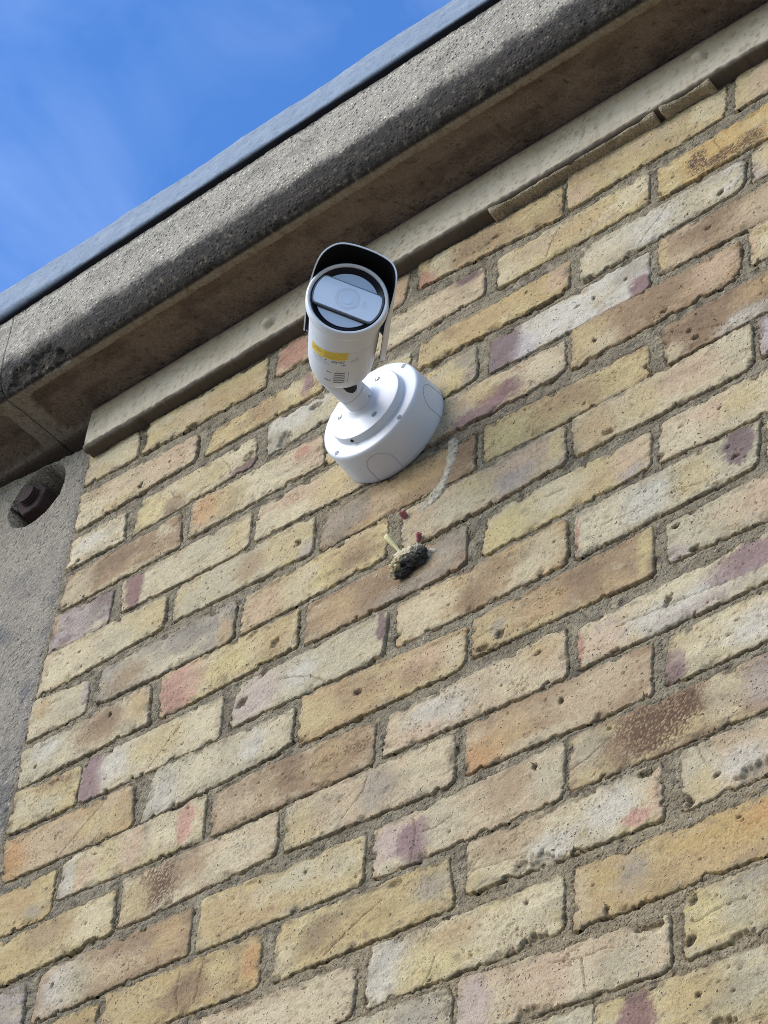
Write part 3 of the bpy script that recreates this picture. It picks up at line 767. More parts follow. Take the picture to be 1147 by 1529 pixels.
# ------------------------------------------------------------------ cement band under the coping
def sweep(name, prof, xs, disp, colf, mat, parent, closed=True, zoff=0.0):
    """profile (y, z) swept along x; disp(x, s, P, N) gives outward mm; colf gives colour"""
    P = np.array(prof, float)
    d = np.roll(P, -1, 0) - np.roll(P, 1, 0)
    if not closed:
        d[0], d[-1] = P[1] - P[0], P[-1] - P[-2]
    N = np.stack([d[:, 1], -d[:, 0]], -1)
    N /= np.linalg.norm(N, axis=1)[:, None] + 1e-12
    Sg = np.r_[0, np.cumsum(np.hypot(*np.diff(P, axis=0).T))]
    XX, SS = np.meshgrid(xs, Sg, indexing='ij')
    dm = disp(XX * 1000, SS * 1000, P, N) * 1e-3
    Y = P[None, :, 0] + N[None, :, 0] * dm
    Zz = P[None, :, 1] + N[None, :, 1] * dm
    C = colf(XX * 1000, SS * 1000, P, Y, Zz)
    V = np.stack([XX, Y, Zz - zoff], -1).reshape(-1, 3)
    nu, nv = XX.shape
    Q = grid_quads(nu, nv)
    me = np_mesh(name, V, Q, C.reshape(-1, C.shape[-1]))
    bmx = bmesh.new()
    bmx.from_mesh(me)
    bmx.verts.ensure_lookup_table()
    for row in (0, nu - 1):                              # end caps
        ring = [bmx.verts[row * nv + j] for j in range(nv)]
        try:
            bmx.faces.new(ring)
        except ValueError:
            pass
    bmesh.ops.recalc_face_normals(bmx, faces=bmx.faces)
    bmx.to_mesh(me)
    bmx.free()
    return link(name, me, parent, [mat])


def dense(poly, step):
    P = [np.array(p, float) for p in poly]
    o = []
    for a, b in zip(P[:-1], P[1:]):
        n = max(1, int(np.hypot(*(b - a)) / step))
        o += [a + (b - a) * t / n for t in range(n)]
    o.append(P[-1])
    return o


def xs_for(x0, x1, fine0, fine1, step):
    a = list(np.arange(max(x0, fine0), min(x1, fine1), step))
    pre = list(np.arange(x0, max(x0, fine0), .05)) if x0 < fine0 else []
    post = list(np.arange(min(x1, fine1), x1, .05))
    r = sorted(set(np.round(pre + a + post + [x1], 5)))
    return np.array(r)


def disp_band(x, s_, P, N):
    z = P[None, :, 1] * 1000
    d = .7 * pn(x / 60, z / 40, 50) + .35 * pn(x / 12, z / 12, 51) + .2 * pn(x / 4, z / 4, 52)
    low = np.exp(-np.clip(z + 5, 0, 200) / 5.0) * (P[None, :, 0] < -.012)
    d -= low * ((2.5 + 4 * np.exp(-np.clip(x - 17, 0, 500) / 70)) * np.clip(.4 + pn(x / 25, z / 15, 53) + .6 * pn(x / 7, z / 7, 54), 0, 2))
    for (px, pz, pr) in ((363, 27, 8), (1052, 42, 8), (560, 40, 2.5), (700, 25, 2), (900, 33, 3), (250, 50, 2.5), (180, 30, 2), (820, 50, 2)):
        dd = np.hypot((x - px) / 1.3, z - pz) / pr + .4 * pn(x / 6, z / 6, 55)
        d -= np.where(P[None, :, 0] < -.012, pr * 1.1, 0) * ss(1.1, .6, dd)
    return d


def col_band(x, s_, P, Y, Zz):
    z = Zz * 1000
    C = np.broadcast_to(alb((200, 188, 167)), x.shape + (3,)).copy()
    C = mixc(C, alb((184, 170, 146)), .8 * ss(-.1, .5, fbm(x / 90, z / 30, 56)))
    C = mixc(C, alb((150, 135, 112)), .6 * ss(.1, .6, fbm(x / 14, z / 14, 57)))
    C = mixc(C, alb((150, 136, 114)), .3 * ss(.05, .5, fbm(x / 9, z / 60, 159)) * ss(60, 10, z))
    C = mixc(C, alb((112, 98, 80)), .7 * ss(.30, .5, fbm(x / 6, z / 6, 160) + .3 * pn(x / 90, z / 50, 161)))
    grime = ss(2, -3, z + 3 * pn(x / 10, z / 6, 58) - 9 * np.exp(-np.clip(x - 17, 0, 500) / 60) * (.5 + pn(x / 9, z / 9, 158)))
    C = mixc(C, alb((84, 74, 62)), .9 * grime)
    return C * (1 + .1 * fbm(x / 4, z / 4, 59))[..., None]


prof = dense([(.03, .0772), (-.0205, .0772)], .01)[:-1] + dense([(-.0205, .0772), (-.0215, .03), (-.0215, -.001), (-.0185, -.0045)], .0022) \
    + dense([(-.0185, -.0045), (.012, -.0045)], .004)[1:] + [np.array((.03, -.0045))]
sweep('cement_band', prof[::-1], xs_for(.0165, 7.0, .0165, 1.4, .0026), disp_band, col_band, M_RENDER, wall, closed=False, zoff=WZ)

# ragged strip of pointing that hangs off the band towards the right
prof = dense([(.0, -.0055), (-.0165, -.0055), (-.0170, -.0064), (-.0150, -.0078), (-.004, -.0080), (.004, -.0076)], .002)


def strip_part(x0, x1):
    def dsp(x, s_, P, N):
        t = np.clip(np.minimum(x - x0 * 1000, x1 * 1000 - x) / 25, 0, 1)
        return -6 * (1 - t) + 2.6 * pn(x / 22, s_ / 30, 60) + 1.0 * pn(x / 7, s_ / 9, 61) + .5 * pn(x / 3, s_ / 4, 63) - .2
    return sweep('pointing_strip', prof[::-1], np.arange(x0, x1, .0025), dsp,
                 lambda x, s_, P, Y, Zz: np.broadcast_to(alb((180, 166, 138)), x.shape + (3,)) * (1 + .25 * fbm(x / 6, s_ / 5, 62))[..., None],
                 M_MORTAR, wall, closed=False, zoff=WZ)


strip_part(.735, .985)
strip_part(.992, 1.062)

# ------------------------------------------------------------------ concrete pillar with the bolt hole
pillar = tag(empty('concrete_pillar', (-.17, .05, GROUND_Z)), 'grey concrete pillar left of the brickwork with a round bolt hole', 'pillar')
HX, HZ, HR = -.0977, -.0130, .0572
PX0, PX1, PZ0 = -.36, .0125, -1.62
nx, nz = int((PX1 - PX0) / .0025), int((.078 - PZ0) / .0025)
U, Vv = np.meshgrid(np.linspace(0, 1, nx), np.linspace(0, 1, nz), indexing='ij')
X = PX0 + (PX1 - PX0) * U
top = .041 - .15 * (X - .0) * (X < 0)
top = np.minimum(top, .070) + .0022 * pn(X * 90, X * 0, 63) + .0015 * pn(X * 300, X * 0, 64)
Z = PZ0 + (top - PZ0) * Vv
edge_w = ss(.94, 1, U)
X = X + edge_w * .0022 * (pn(Z * 60, X * 0, 65) + .6 * pn(Z * 220, X * 0, 66))
d = np.hypot(X - HX, Z - HZ)
wob = HR + .0016 * pn(np.arctan2(Z - HZ, X - HX) * 3, X * 0, 67) + .0012 * pn(np.arctan2(Z - HZ, X - HX) * 9, X * 0, 167)
snap = np.abs(d - wob) < .0016
X = np.where(snap, HX + (X - HX) / d * wob, X)
Z = np.where(snap, HZ + (Z - HZ) / d * wob, Z)
d = np.where(snap, wob, d)
px, pz = X * 1000, Z * 1000
h = 1.2 * pn(px / 60, pz / 60, 68) + .8 * pn(px / 14, pz / 14, 69) + .5 * pn(px / 5, pz / 5, 70) + .3 * pn(px / 2.6, pz / 2.6, 71)
h -= 3 * ss(.3, .6, pn(px / 30, pz / 22, 72)) * ss(-.1, -.3, Z)
for pl in ([(-44, -20), (-20, -12), (2, -4)], [(-47, -38), (-40, -46)], [(-190, -420), (-110, -380), (-60, -330), (-20, -320)], [(-46, 30), (-40, 42), (-42, 50)],
           [(-90, -640), (-50, -610), (-10, -612)], [(-40, -480), (-20, -450), (-14, -442)]):
    dd = seg_dist(px + 2 * pn(px / 12, pz / 12, 73), pz + 2 * pn(px / 12, pz / 12, 74), pl)
    h -= 1.8 * ss(1.5, .4, dd)
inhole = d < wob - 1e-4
Y = np.where(inhole, .120, .0015 - h * 1e-3)
Y = Y + .012 * ss(.995, 1.0, Vv) * (~inhole) + edge_w * .004
C = np.broadcast_to(alb((150, 142, 129)), X.shape + (3,)).copy()
C = mixc(C, alb((164, 157, 140)), .5 * ss(-.1, .4, fbm(px / 90, pz / 120, 75)))
C = mixc(C, alb((112, 110, 108)), .75 * ss(.0, .5, fbm(px / 40, pz / 70, 76)) * ss(.0, -.25, Z))
C = mixc(C, alb((80, 80, 80)), .7 * ss(-.40, -.65, Z) * ss(-.2, .3, fbm(px / 25, pz / 25, 78)))
C = C * (1 + .25 * fbm(px / 6, pz / 6, 77))[..., None]
C = mixc(C, np.array(alb((36, 31, 28))), inhole * .9)  # shade inside the hole painted near black
V = np.stack([X + .17, Y - .05, Z - WZ], -1).reshape(-1, 3)
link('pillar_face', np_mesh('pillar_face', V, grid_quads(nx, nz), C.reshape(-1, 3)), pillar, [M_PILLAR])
bm = bmesh.new()
box_bm(bm, PX0, .0105, .1255, .22, GROUND_Z, .030)
box_bm(bm, PX0 - .002, PX0 + .02, .006, .1250, GROUND_Z, .030)
box_bm(bm, PX0 + .03, .0100, .012, .1245, GROUND_Z, PZ0 + .002)
box_bm(bm, -.03, .0095, .012, .1245, PZ0 + .004, .030)
o = bm_obj('pillar_core', bm, M_PILLAR, pillar)
o.location = (.17, -.05, -WZ)
at = o.data.color_attributes.new('Col', 'FLOAT_COLOR', 'POINT')
at.data.foreach_set('color', np.tile(np.r_[alb((140, 136, 130)), 1].astype(np.float32), len(o.data.vertices)))

# bolt: hexagonal nut, washer plate and a threaded end
BX, BZ = -.1205, .002
bm = bmesh.new()
a0 = math.radians(8)
for k, (yy, rr) in enumerate(((.078, .040), (.0335, .040), (.030, .037))):
    pass
rings = []
for (yy, rr) in ((.032, .0310), (.011, .0310), (.008, .0285)):
    rings.append([bm.verts.new((rr * math.cos(a0 + i * math.pi / 3), yy, rr * math.sin(a0 + i * math.pi / 3))) for i in range(6)])
for r0, r1 in zip(rings[:-1], rings[1:]):
    for i in range(6):
        bm.faces.new([r0[i], r0[(i + 1) % 6], r1[(i + 1) % 6], r1[i]])
bm.faces.new(rings[-1])
bmesh.ops.bevel(bm, geom=[e_ for e_ in bm.edges], offset=.0012, segments=1, affect='EDGES')
bolt = bm_obj('bolt', bm, M_RUST, pillar, (BX + .17, -.05, BZ - WZ))
nseg, turns = 40, 9
Vt, Ft = [], []
rows = 46
for j in range(rows):
    for i in range(nseg):
        an = 2 * math.pi * i / nseg
        y = .016 - .020 * j / (rows - 1)
        ph = ((.016 - y) / .0042 + i / nseg) % 1
        rr = .0165 - .0024 * abs(ph * 2 - 1)
        if j == rows - 1:
            rr = .0138
        Vt.append((rr * math.cos(an), y, rr * math.sin(an)))
Vt = np.array(Vt).reshape(rows, nseg, 3).transpose(1, 0, 2).reshape(-1, 3)
me = np_mesh('threaded_end', Vt, grid_quads(nseg, rows, wrap_u=True))
bmx = bmesh.new()
bmx.from_mesh(me)
bmx.verts.ensure_lookup_table()
bmx.faces.new([bmx.verts[i * rows + rows - 1] for i in range(nseg)])
bmesh.ops.recalc_face_normals(bmx, faces=bmx.faces)
bmx.to_mesh(me)
bmx.free()
link('threaded_end', me, bolt, [M_RUST], smooth=False)

# ------------------------------------------------------------------ coping stones
LIP_Y = -.108


def coping_profile():
    under = dense([(.20, .0777), (.03, .0777), (-.03, .0777)], .006) + dense([(-.03, .0777), (-.088, .0757), (LIP_Y, .0735)], .003)[1:]
    front = dense([(LIP_Y, .0735), (-.1155, .0755), (-.122, .0815), (-.1275, .092), (-.1315, .106), (-.134, .124), (-.1355, .145), (-.136, .170),
                   (-.1365, .226), (-.1375, .2335), (-.1350, .2375), (-.128, .2385)], .0026)[1:]
    top = dense([(-.128, .2385), (-.100, .243), (.20, .243)], .02)[1:]
    return under + front + top


CP = coping_profile()[::-1]


def coping(x0, x1, rim_l, rim_r, label):
    def dsp(x, s_, P, N):
        y, z = P[None, :, 0] * 1000, P[None, :, 1] * 1000
        under = (P[None, :, 1] < .0785) & (P[None, :, 0] > LIP_Y - .0005)
        # recessed panel in the underside, rounded at its ends
        cx0, cx1 = x0 * 1000 + rim_l, x1 * 1000 - rim_r
        a0_, a1_ = -97.0, -8.0
        qx = np.abs(x - (cx0 + cx1) / 2) - (cx1 - cx0) / 2 + 16
        qy = np.abs(y - (a0_ + a1_) / 2) - (a1_ - a0_) / 2 + 16
        sd = np.hypot(np.maximum(qx, 0), np.maximum(qy, 0)) + np.minimum(np.maximum(qx, qy), 0) - 16
        sd = sd + 1.4 * pn(x / 25, y / 25, 80) + .8 * pn(x / 7, y / 7, 81)
        rec = ss(1.5, -2.5, sd)
        d = np.where(under, -7.0 * rec + .6 * pn(x / 30, y / 20, 82) + .4 * pn(x / 7, y / 7, 83), 0)
        blister = ss(.42, .6, pn(x / 13, y / 13, 84))
        d = d + np.where(under, 1.6 * blister * rec, 0)
        fr = ~under & (P[None, :, 0] < -.1)
        rough = .9 * pn(x / 40, z / 40, 85) + .8 * pn(x / 12, z / 12, 86) + .7 * pn(x / 5, z / 5, 87)
        d = d + np.where(fr, rough, 0)
        lowz = np.exp(-np.clip(z - 75, 0, 100) / 25)
        chipn = ss(.22, .5, pn(x / 34, z / 26, 88))
        d = d - np.where(fr, 3.0 * lowz * chipn, 0)
        for (bx, bz, br_) in ((18, 92, 22), (-30, 88, 16), (50, 80, 10)):        # broken corner at the left
            q_ = np.hypot((x - bx) / 1.5, z - bz) / br_ + .5 * pn(x / 9, z / 9, 89)
            d = d - np.where(fr, 7 * ss(1.0, .5, q_), 0)
        q_ = np.hypot((x - 585), (z - 118)) / 13
        d = d - np.where(fr, 2.2 * ss(.25, .0, np.abs(q_ - 1)), 0)               # ring scar
        return d

    def colf(x, s_, P, Y, Zz):
        y, z = P[None, :, 0] * 1000 + 0 * x, P[None, :, 1] * 1000 + 0 * x
        under = (z < 78.5) & (y > LIP_Y * 1000 - .5)
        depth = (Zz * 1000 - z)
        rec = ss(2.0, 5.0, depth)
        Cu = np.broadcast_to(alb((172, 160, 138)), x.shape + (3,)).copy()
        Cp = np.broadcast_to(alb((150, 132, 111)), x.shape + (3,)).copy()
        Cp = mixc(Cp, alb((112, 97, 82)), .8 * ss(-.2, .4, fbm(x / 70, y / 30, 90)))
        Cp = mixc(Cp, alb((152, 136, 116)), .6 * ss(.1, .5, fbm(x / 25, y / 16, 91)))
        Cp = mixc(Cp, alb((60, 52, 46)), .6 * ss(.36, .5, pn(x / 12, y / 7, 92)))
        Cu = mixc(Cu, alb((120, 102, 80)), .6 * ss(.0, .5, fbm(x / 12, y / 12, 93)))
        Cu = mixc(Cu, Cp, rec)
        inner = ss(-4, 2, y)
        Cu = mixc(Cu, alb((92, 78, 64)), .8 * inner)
        Cf = np.broadcast_to(alb((182, 175, 161)), x.shape + (3,)).copy()
        Cf = mixc(Cf, alb((148, 142, 131)), .7 * ss(-.15, .4, fbm(x / 60, z / 50, 94)))
        Cf = mixc(Cf, alb((202, 194, 174)), .6 * ss(.1, .5, fbm(x / 30, z / 14, 95)))
        Cf = mixc(Cf, alb((190, 184, 170)), .7 * ss(217, 222, z) * ss(231, 226, z))
        lichen = ss(142, 114, z + 16 * fbm(x / 50, z / 40, 96) + 8 * pn(x / 9, z / 9, 97) + 7 * pn(x / 4, z / 4, 98))
        Cl = np.broadcast_to(alb((46, 40, 34)), x.shape + (3,)) * (1 + .9 * np.clip(pn(x / 5, z / 5, 99) + .3 * pn(x / 2.6, z / 2.6, 100), -.6, 1))[..., None]
        Cl = mixc(Cl, alb((120, 110, 90)), .7 * ss(.15, .5, fbm(x / 8, z / 8, 101)))
        Cf = mixc(Cf, Cl, .95 * lichen)
        topg = ss(228, 234, z + 3 * pn(x / 8, z / 5, 102))
        Cf = mixc(Cf, alb((70, 62, 54)), .85 * topg)
        C = np.where(under[..., None], Cu, Cf)
        al = np.where(under, .12, 1 - .55 * lichen)[..., None]
        return np.concatenate([C * (1 + .15 * fbm(x / 5, s_ / 5, 103))[..., None], al], -1)
    st = empty('coping_stone', (x0, 0, .0735))
    tag(st, label, 'coping', 'concrete coping stones along the roof edge')
    o_ = sweep('stone_body', CP, xs_for(x0, x1, max(x0, -.36), 1.45, .003), dsp, colf, M_CONC, st, closed=False)
    o_.location = (-x0, 0, -.0735)
    return st


coping(-.066, 1.78, 25, 25, 'long grimy concrete coping stone above the brickwork and camera')
coping(-1.90, -.0685, 25, 25, 'concrete coping stone above the grey pillar, its corner chipped')

# ------------------------------------------------------------------ blue grey roof felt edge
felt = tag(empty('roof_edging', (0, 0, .243)), 'blue grey roof felt edge with wavy rim on top of the coping', 'roof edging')


def disp_felt(x, s_, P, N):
    front = (P[None, :, 0] < -.1)
    w = 6 * ss(150, -150, x) + 2.4 * pn(x / 120, s_ / 300, 110) + 1.5 * pn(x / 38, s_ / 40, 111) + .5 * pn(x / 11, s_ / 14, 112)
    return np.where(front, w, w * .4)


def col_felt(x, s_, P, Y, Zz):
    C = np.broadcast_to(alb((138, 154, 174)), x.shape + (3,)).copy()
    C = mixc(C, alb((156, 169, 185)), .7 * ss(-.1, .5, fbm(x / 50, Zz * 1000 / 16, 113)))
    C = mixc(C, alb((108, 123, 142)), .6 * ss(.1, .5, fbm(x / 16, Zz * 1000 / 8, 114)))
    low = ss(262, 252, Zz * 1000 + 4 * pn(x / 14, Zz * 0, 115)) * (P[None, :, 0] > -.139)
    C = mixc(C, alb((40, 40, 42)), .9 * low)  # felt underside darkened in colour for its shadow
    return C


fp = dense([(.20, .2525), (-.06, .2525)], .03) + dense([(-.06, .2525), (-.118, .2500), (-.1405, .2495), (-.1425, .2520), (-.1430, .270), (-.1425, .306), (-.1390, .3125), (-.130, .316)], .0028)[1:] \
    + dense([(-.130, .316), (.20, .325)], .03)[1:]
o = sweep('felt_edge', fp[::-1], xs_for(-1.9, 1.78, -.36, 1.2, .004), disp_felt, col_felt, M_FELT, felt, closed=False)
o.location = (0, 0, -.243)
bm = bmesh.new()
box_bm(bm, -1.9, 1.78, -.119, .19, .2440, .2485)
o = bm_obj('gap_shade_slab', bm, M_GAP, felt)  # black slab stands for the shade in the gap under the felt
o.location = (0, 0, -.243)

# ------------------------------------------------------------------ the security camera
sc = tag(empty('security_camera', (.592, 0, -.3176)), 'white bullet security camera on round junction box screwed to brickwork', 'security camera')
SX, SZ = .592, -.3176


def lathe(name, prof, mat, parent, n=96, axis='-y', smooth=True, cap=(True, True), frame=None, auto=True):
    """prof: (t along axis, r).  axis -Y of the wall, or a frame (origin, a, r, u)"""
    prof = np.array(prof, float)
    an = np.linspace(0, 2 * np.pi, n, endpoint=False)
    A, T = np.meshgrid(an, np.arange(len(prof)), indexing='ij')
    t, r = prof[T, 0], prof[T, 1]
    if frame is None:
        V = np.stack([r * np.cos(A), -t, r * np.sin(A)], -1)
    else:
        o_, a_, r_, u_ = frame
        V = o_ + t[..., None] * a_ + (r * np.cos(A))[..., None] * r_ + (r * np.sin(A))[..., None] * u_
    me = np_mesh(name, V.reshape(-1, 3), grid_quads(n, len(prof), wrap_u=True))
    bmx = bmesh.new()
    bmx.from_mesh(me)
    bmx.verts.ensure_lookup_table()
    m_ = len(prof)
    if cap[0]:
        bmx.faces.new([bmx.verts[i * m_] for i in range(n)])
    if cap[1]:
        bmx.faces.new([bmx.verts[i * m_ + m_ - 1] for i in range(n)])
    bmesh.ops.recalc_face_normals(bmx, faces=bmx.faces)
    bmx.to_mesh(me)
    bmx.free()
    o_ = link(name, me, parent, [mat], smooth=smooth)
    if smooth and auto:
        for e_ in me.edges:
            pass
        me.set_sharp_from_angle(angle=math.radians(38))
    return o_


jb = lathe('junction_box', [(.0005, .0728), (.0030, .0746), (.0075, .0747), (.044, .0722), (.0475, .0716), (.0493, .0704), (.0500, .0688), (.0500, .02)], M_WHITE, sc, n=160)
lathe('contact_shadow', [(-.012, .0722), (.0012, .0722)], M_BLACK, sc, n=96)  # black disc added as the contact shadow behind the box


def hole_screw(x, y, z, r, parent, depth=.004):
    """a recessed screw: rim ring, dark floor and a small head"""
    prof_ = [(0.0002, r * 1.0), (0.0006, r * .97), (0.0005, r * .80), (0.0003, r * .74)]
    an = np.linspace(0, 2 * np.pi, 28, endpoint=False)
    bmx = bmesh.new()
    rings_ = []
    for (t, rr) in ((.0001, r), (.0004, r * .96), (.00025, r * .84), (.0002, r * .80)):
        rings_.append([bmx.verts.new((rr * math.cos(a_), -t, rr * math.sin(a_))) for a_ in an])
    for r0, r1 in zip(rings_[:-1], rings_[1:]):
        for i_ in range(28):
            bmx.faces.new([r0[i_], r0[(i_ + 1) % 28], r1[(i_ + 1) % 28], r1[i_]])
    bmx.faces.new(rings_[-1])
    o_ = bm_obj('screw', bmx, M_SEAM, parent, (x, y, z), smooth=False)
    bmx = bmesh.new()
    bmesh.ops.create_cone(bmx, cap_ends=True, segments=20, radius1=r * .52, radius2=r * .40, depth=.0008,
                          matrix=Matrix.Translation((0, -.0005, r * .12)) @ Matrix.Rotation(math.pi / 2, 4, 'X'))
    if parent is not jb:
        h_ = bm_obj('screw_head', bmx, M_STEEL, o_, None, smooth=False)
    else:
        bmx.free()
    return o_


for an in (43.4, -43.1, -133.8, 136.5):
    a_ = math.radians(an)
    hole_screw(.0663 * math.cos(a_), -.0500, .0663 * math.sin(a_), .0033, jb)


# knock-out arches scored into the side of the box
def arch_on_box(c_ang, half_w, height, y_base):
    pts = []
    for t in np.linspace(0, 1, 60):
        if t < .3:
            dx, yy = -half_w, y_base + (height - half_w) * t / .3
        elif t > .7:
            dx, yy = half_w, y_base + (height - half_w) * (1 - t) / .3
        else:
            a_ = math.pi * (1 - (t - .3) / .4)
            dx, yy = half_w * math.cos(a_), y_base + (height - half_w) + half_w * math.sin(a_)
        rr = .0747 - (yy - .0075) / (.044 - .0075) * .0025 + .00005
        an = math.radians(c_ang) + dx / rr
        pts.append((rr * math.cos(an), -yy, rr * math.sin(an)))
    return pts


def tube_mesh(name, pts, rad, mat, parent, n=8, loc=None, flat=None, radii=None):
    pts = [Vector(p) for p in pts]
    bmx = bmesh.new()
    rings_ = []
    prev = None
    for i_, p in enumerate(pts):
        t = (pts[min(i_ + 1, len(pts) - 1)] - pts[max(i_ - 1, 0)]).normalized()
        if prev is None:
            nrm = t.orthogonal().normalized()
        else:
            nrm = (prev - t * prev.dot(t)).normalized()
        prev = nrm
        bn = t.cross(nrm)
        rr = rad if radii is None else radii[i_]
        rings_.append([bmx.verts.new(p + (nrm * math.cos(2 * math.pi * k_ / n) + bn * math.sin(2 * math.pi * k_ / n)) * rr) for k_ in range(n)])
    for r0, r1 in zip(rings_[:-1], rings_[1:]):
        for k_ in range(n):
            bmx.faces.new([r0[k_], r0[(k_ + 1) % n], r1[(k_ + 1) % n], r1[k_]])
    bmx.faces.new(rings_[0])
    bmx.faces.new(rings_[-1])
    return bm_obj(name, bmx, mat, parent, loc, smooth=True)


for c_ang in (-88.5, -1.0, 91.5, 180.0):
    tube_mesh('knockout_seam', arch_on_box(c_ang, .0185, .038, .001),   .00045, M_FAINT, jb, n=6)

mount = lathe('mounting_plate', [(.0500, .0545), (.0506, .0530), (.0585, .0522), (.0600, .0512), (.0606, .0490), (.0612, .036), (.0620, .026), (.0640, .0215), (.0680, .0190)],
              M_WHITE, sc, n=128)
for an in (60, -59, -178.5):
    a_ = math.radians(an)
    hole_screw(.0362 * math.cos(a_), -.0612, .0362 * math.sin(a_), .0038, mount)

# arm and elbow
arm = lathe('arm', [(.0600, .0205), (.0640, .0190), (.0690, .0180), (.0760, .0176), (.0830, .0175)], M_WHITE, sc, n=64, cap=(True, True))
lathe('arm_joint', [(.0832, .0171), (.0838, .0171), (.0842, .0175), (.110, .0177), (.124, .0178), (.131, .0168), (.1350, .0145), (.1378, .0105), (.1390, .005), (.1392, .0005)], M_WHITE, arm, n=64)

HB = np.array((.61167 - SX, -.12799, -.32619 - SZ))
HA = np.array((.66452, -.67209, -.32666))
HRt = np.array((.61695, .74009, -.26766))
HU = np.array((.42164, -.02367, .90645))
HA, HRt, HU = (v_ / np.linalg.norm(v_) for v_ in (HA, HRt, HU))
FR = (HB, HA, HRt, HU)
HL = .151
head = lathe('camera_body', [(-.0035, .0005), (-.0033, .014), (-.0022, .021), (.0010, .0275), (.0060, .0325), (.0130, .0358), (.021, .0374), (.035, .0385), (.060, .0393),
                             (.0930, .0402), (.1000, .0404), (.1008, .0402), (.1016, .0404), (.120, .0412), (.1330, .0420), (.1345, .0440), (.1365, .0455), (.1395, .0462), (.1430, .0464),
                             (.1480, .0463), (.1505, .0456), (.1516, .0444), (.1516, .0428), (.1505, .0416), (.1485, .0410), (.1440, .0409), (.1440, .03)], M_WHITE, sc, n=128, frame=FR, cap=(True, True))
front = lathe('front_window', [(.1400, .0408), (.1496, .0408), (.1499, .0402), (.1462, .0350), (.1458, .0344), (.1458, .001)], M_GLOSSB, sc, n=128, frame=FR, cap=(True, True))


def loc_pt(t, r_, u_):
    return HB + HA * t + HRt * r_ + HU * u_


def plate(name, outline, t0, t1, mat, parent, bevel=.0006):
    bmx = bmesh.new()
    lo = [bmx.verts.new(loc_pt(t0, a_, b_)) for a_, b_ in outline]
    hi = [bmx.verts.new(loc_pt(t1, a_, b_)) for a_, b_ in outline]
    bmx.faces.new(hi)
    bmx.faces.new(lo[::-1])
    n_ = len(outline)
    for i_ in range(n_):
        bmx.faces.new([lo[i_], lo[(i_ + 1) % n_], hi[(i_ + 1) % n_], hi[i_]])
    if bevel:
        bmx.faces.ensure_lookup_table()
        es = [e_ for e_ in bmx.faces[0].edges]
        bmesh.ops.bevel(bmx, geom=es, offset=bevel, segments=2, affect='EDGES')
    return bm_obj(name, bmx, mat, parent)


def seg_outline(sign, u0, R):
    a_ = math.asin(u0 / R)
    return [(R * math.cos(t), sign * R * math.sin(t)) for t in np.linspace(a_, math.pi - a_, 40)]


plate('window_segment', seg_outline(1, .0202, .0343), .1450, .1464, M_GREYGL, front, .0002)
plate('window_segment', seg_outline(-1, .0202, .0343), .1450, .1464, M_GREYGL, front, .0002)


def strip_outline(hw, R, rc=.004):
    a_ = math.asin(hw / R)
    pts = []
    right = [(R * math.cos(t), R * math.sin(t)) for t in np.linspace(-a_, a_, 24)]
    left = [(-x_, -y_) for x_, y_ in right]
    pts = right[1:-1] + [(R * math.cos(a_) - .0022, hw)] + [(-R * math.cos(a_) + .0022, hw)] + left[1:-1] + [(-R * math.cos(a_) + .0022, -hw), (R * math.cos(a_) - .0022, -hw)]
    return pts


plate('lens_frame', strip_outline(.0196, .0396), .1450, .1498, M_STRIPRIM, front, .0006)
strip = plate('lens_window', strip_outline(.0182, .0378), .1490, .1503, M_STRIP, front, .0005)


def ring_at(name, r0, r1, t, mat, parent, c=(0, 0), n=64):
    bmx = bmesh.new()
    A_ = [bmx.verts.new(loc_pt(t, c[0] + r0 * math.cos(2 * math.pi * k_ / n), c[1] + r0 * math.sin(2 * math.pi * k_ / n))) for k_ in range(n)]
    B_ = [bmx.verts.new(loc_pt(t, c[0] + r1 * math.cos(2 * math.pi * k_ / n), c[1] + r1 * math.sin(2 * math.pi * k_ / n))) for k_ in range(n)]
    for k_ in range(n):
        bmx.faces.new([A_[k_], A_[(k_ + 1) % n], B_[(k_ + 1) % n], B_[k_]])
    return bm_obj(name, bmx, mat, parent)


ring_at('lens_ring', .0126, .0136, .15045, M_LENSLINE, front)
ring_at('lens_ring', .0104, .0110, .15045, M_LENSLINE, front)
ring_at('lens_ring', .0072, .0076, .15045, M_LENSLINE, front)
M_LENSIN = plain('lens_glass', (0.57, 0.59, 0.64), 0.08, spec=0.8, coat=0.8)  # base colour carries the pale reflected sky
ring_at('lens', .0002, .0068, .15042, M_LENSIN, front)
ring_at('emblem', .0024, .0029, .15045, M_LENSLINE, front, c=(.0205, -.001))
ring_at('emblem', .0010, .0016, .15045, M_LENSLINE, front, c=(.0190, .0030))

# sunshield: white shell with black lining
CS = [(-.0462, -.001), (-.0463, .004), (-.0463, .010), (-.0460, .017), (-.0446, .026), (-.0405, .0380), (-.0350, .0462), (-.0285, .0510),
      (-.0190, .0536), (-.0070, .0550), (.0070, .0550), (.0190, .0536), (.0285, .0510), (.0350, .0462), (.0405, .0380), (.0446, .026), (.0460, .017), (.0463, .010), (.0463, .004), (.0462, -.001)]
CS = np.array(CS)
for _ in range(2):                                        # Chaikin smoothing
    a_, b_ = CS[:-1], CS[1:]
    CS = np.vstack([CS[:1], np.stack([a_ * .75 + b_ * .25, a_ * .25 + b_ * .75], 1).reshape(-1, 2), CS[-1:]])
dcs = np.gradient(CS, axis=0)
NCS = np.stack([-dcs[:, 1], dcs[:, 0]], -1)
NCS /= np.linalg.norm(NCS, axis=1)[:, None]


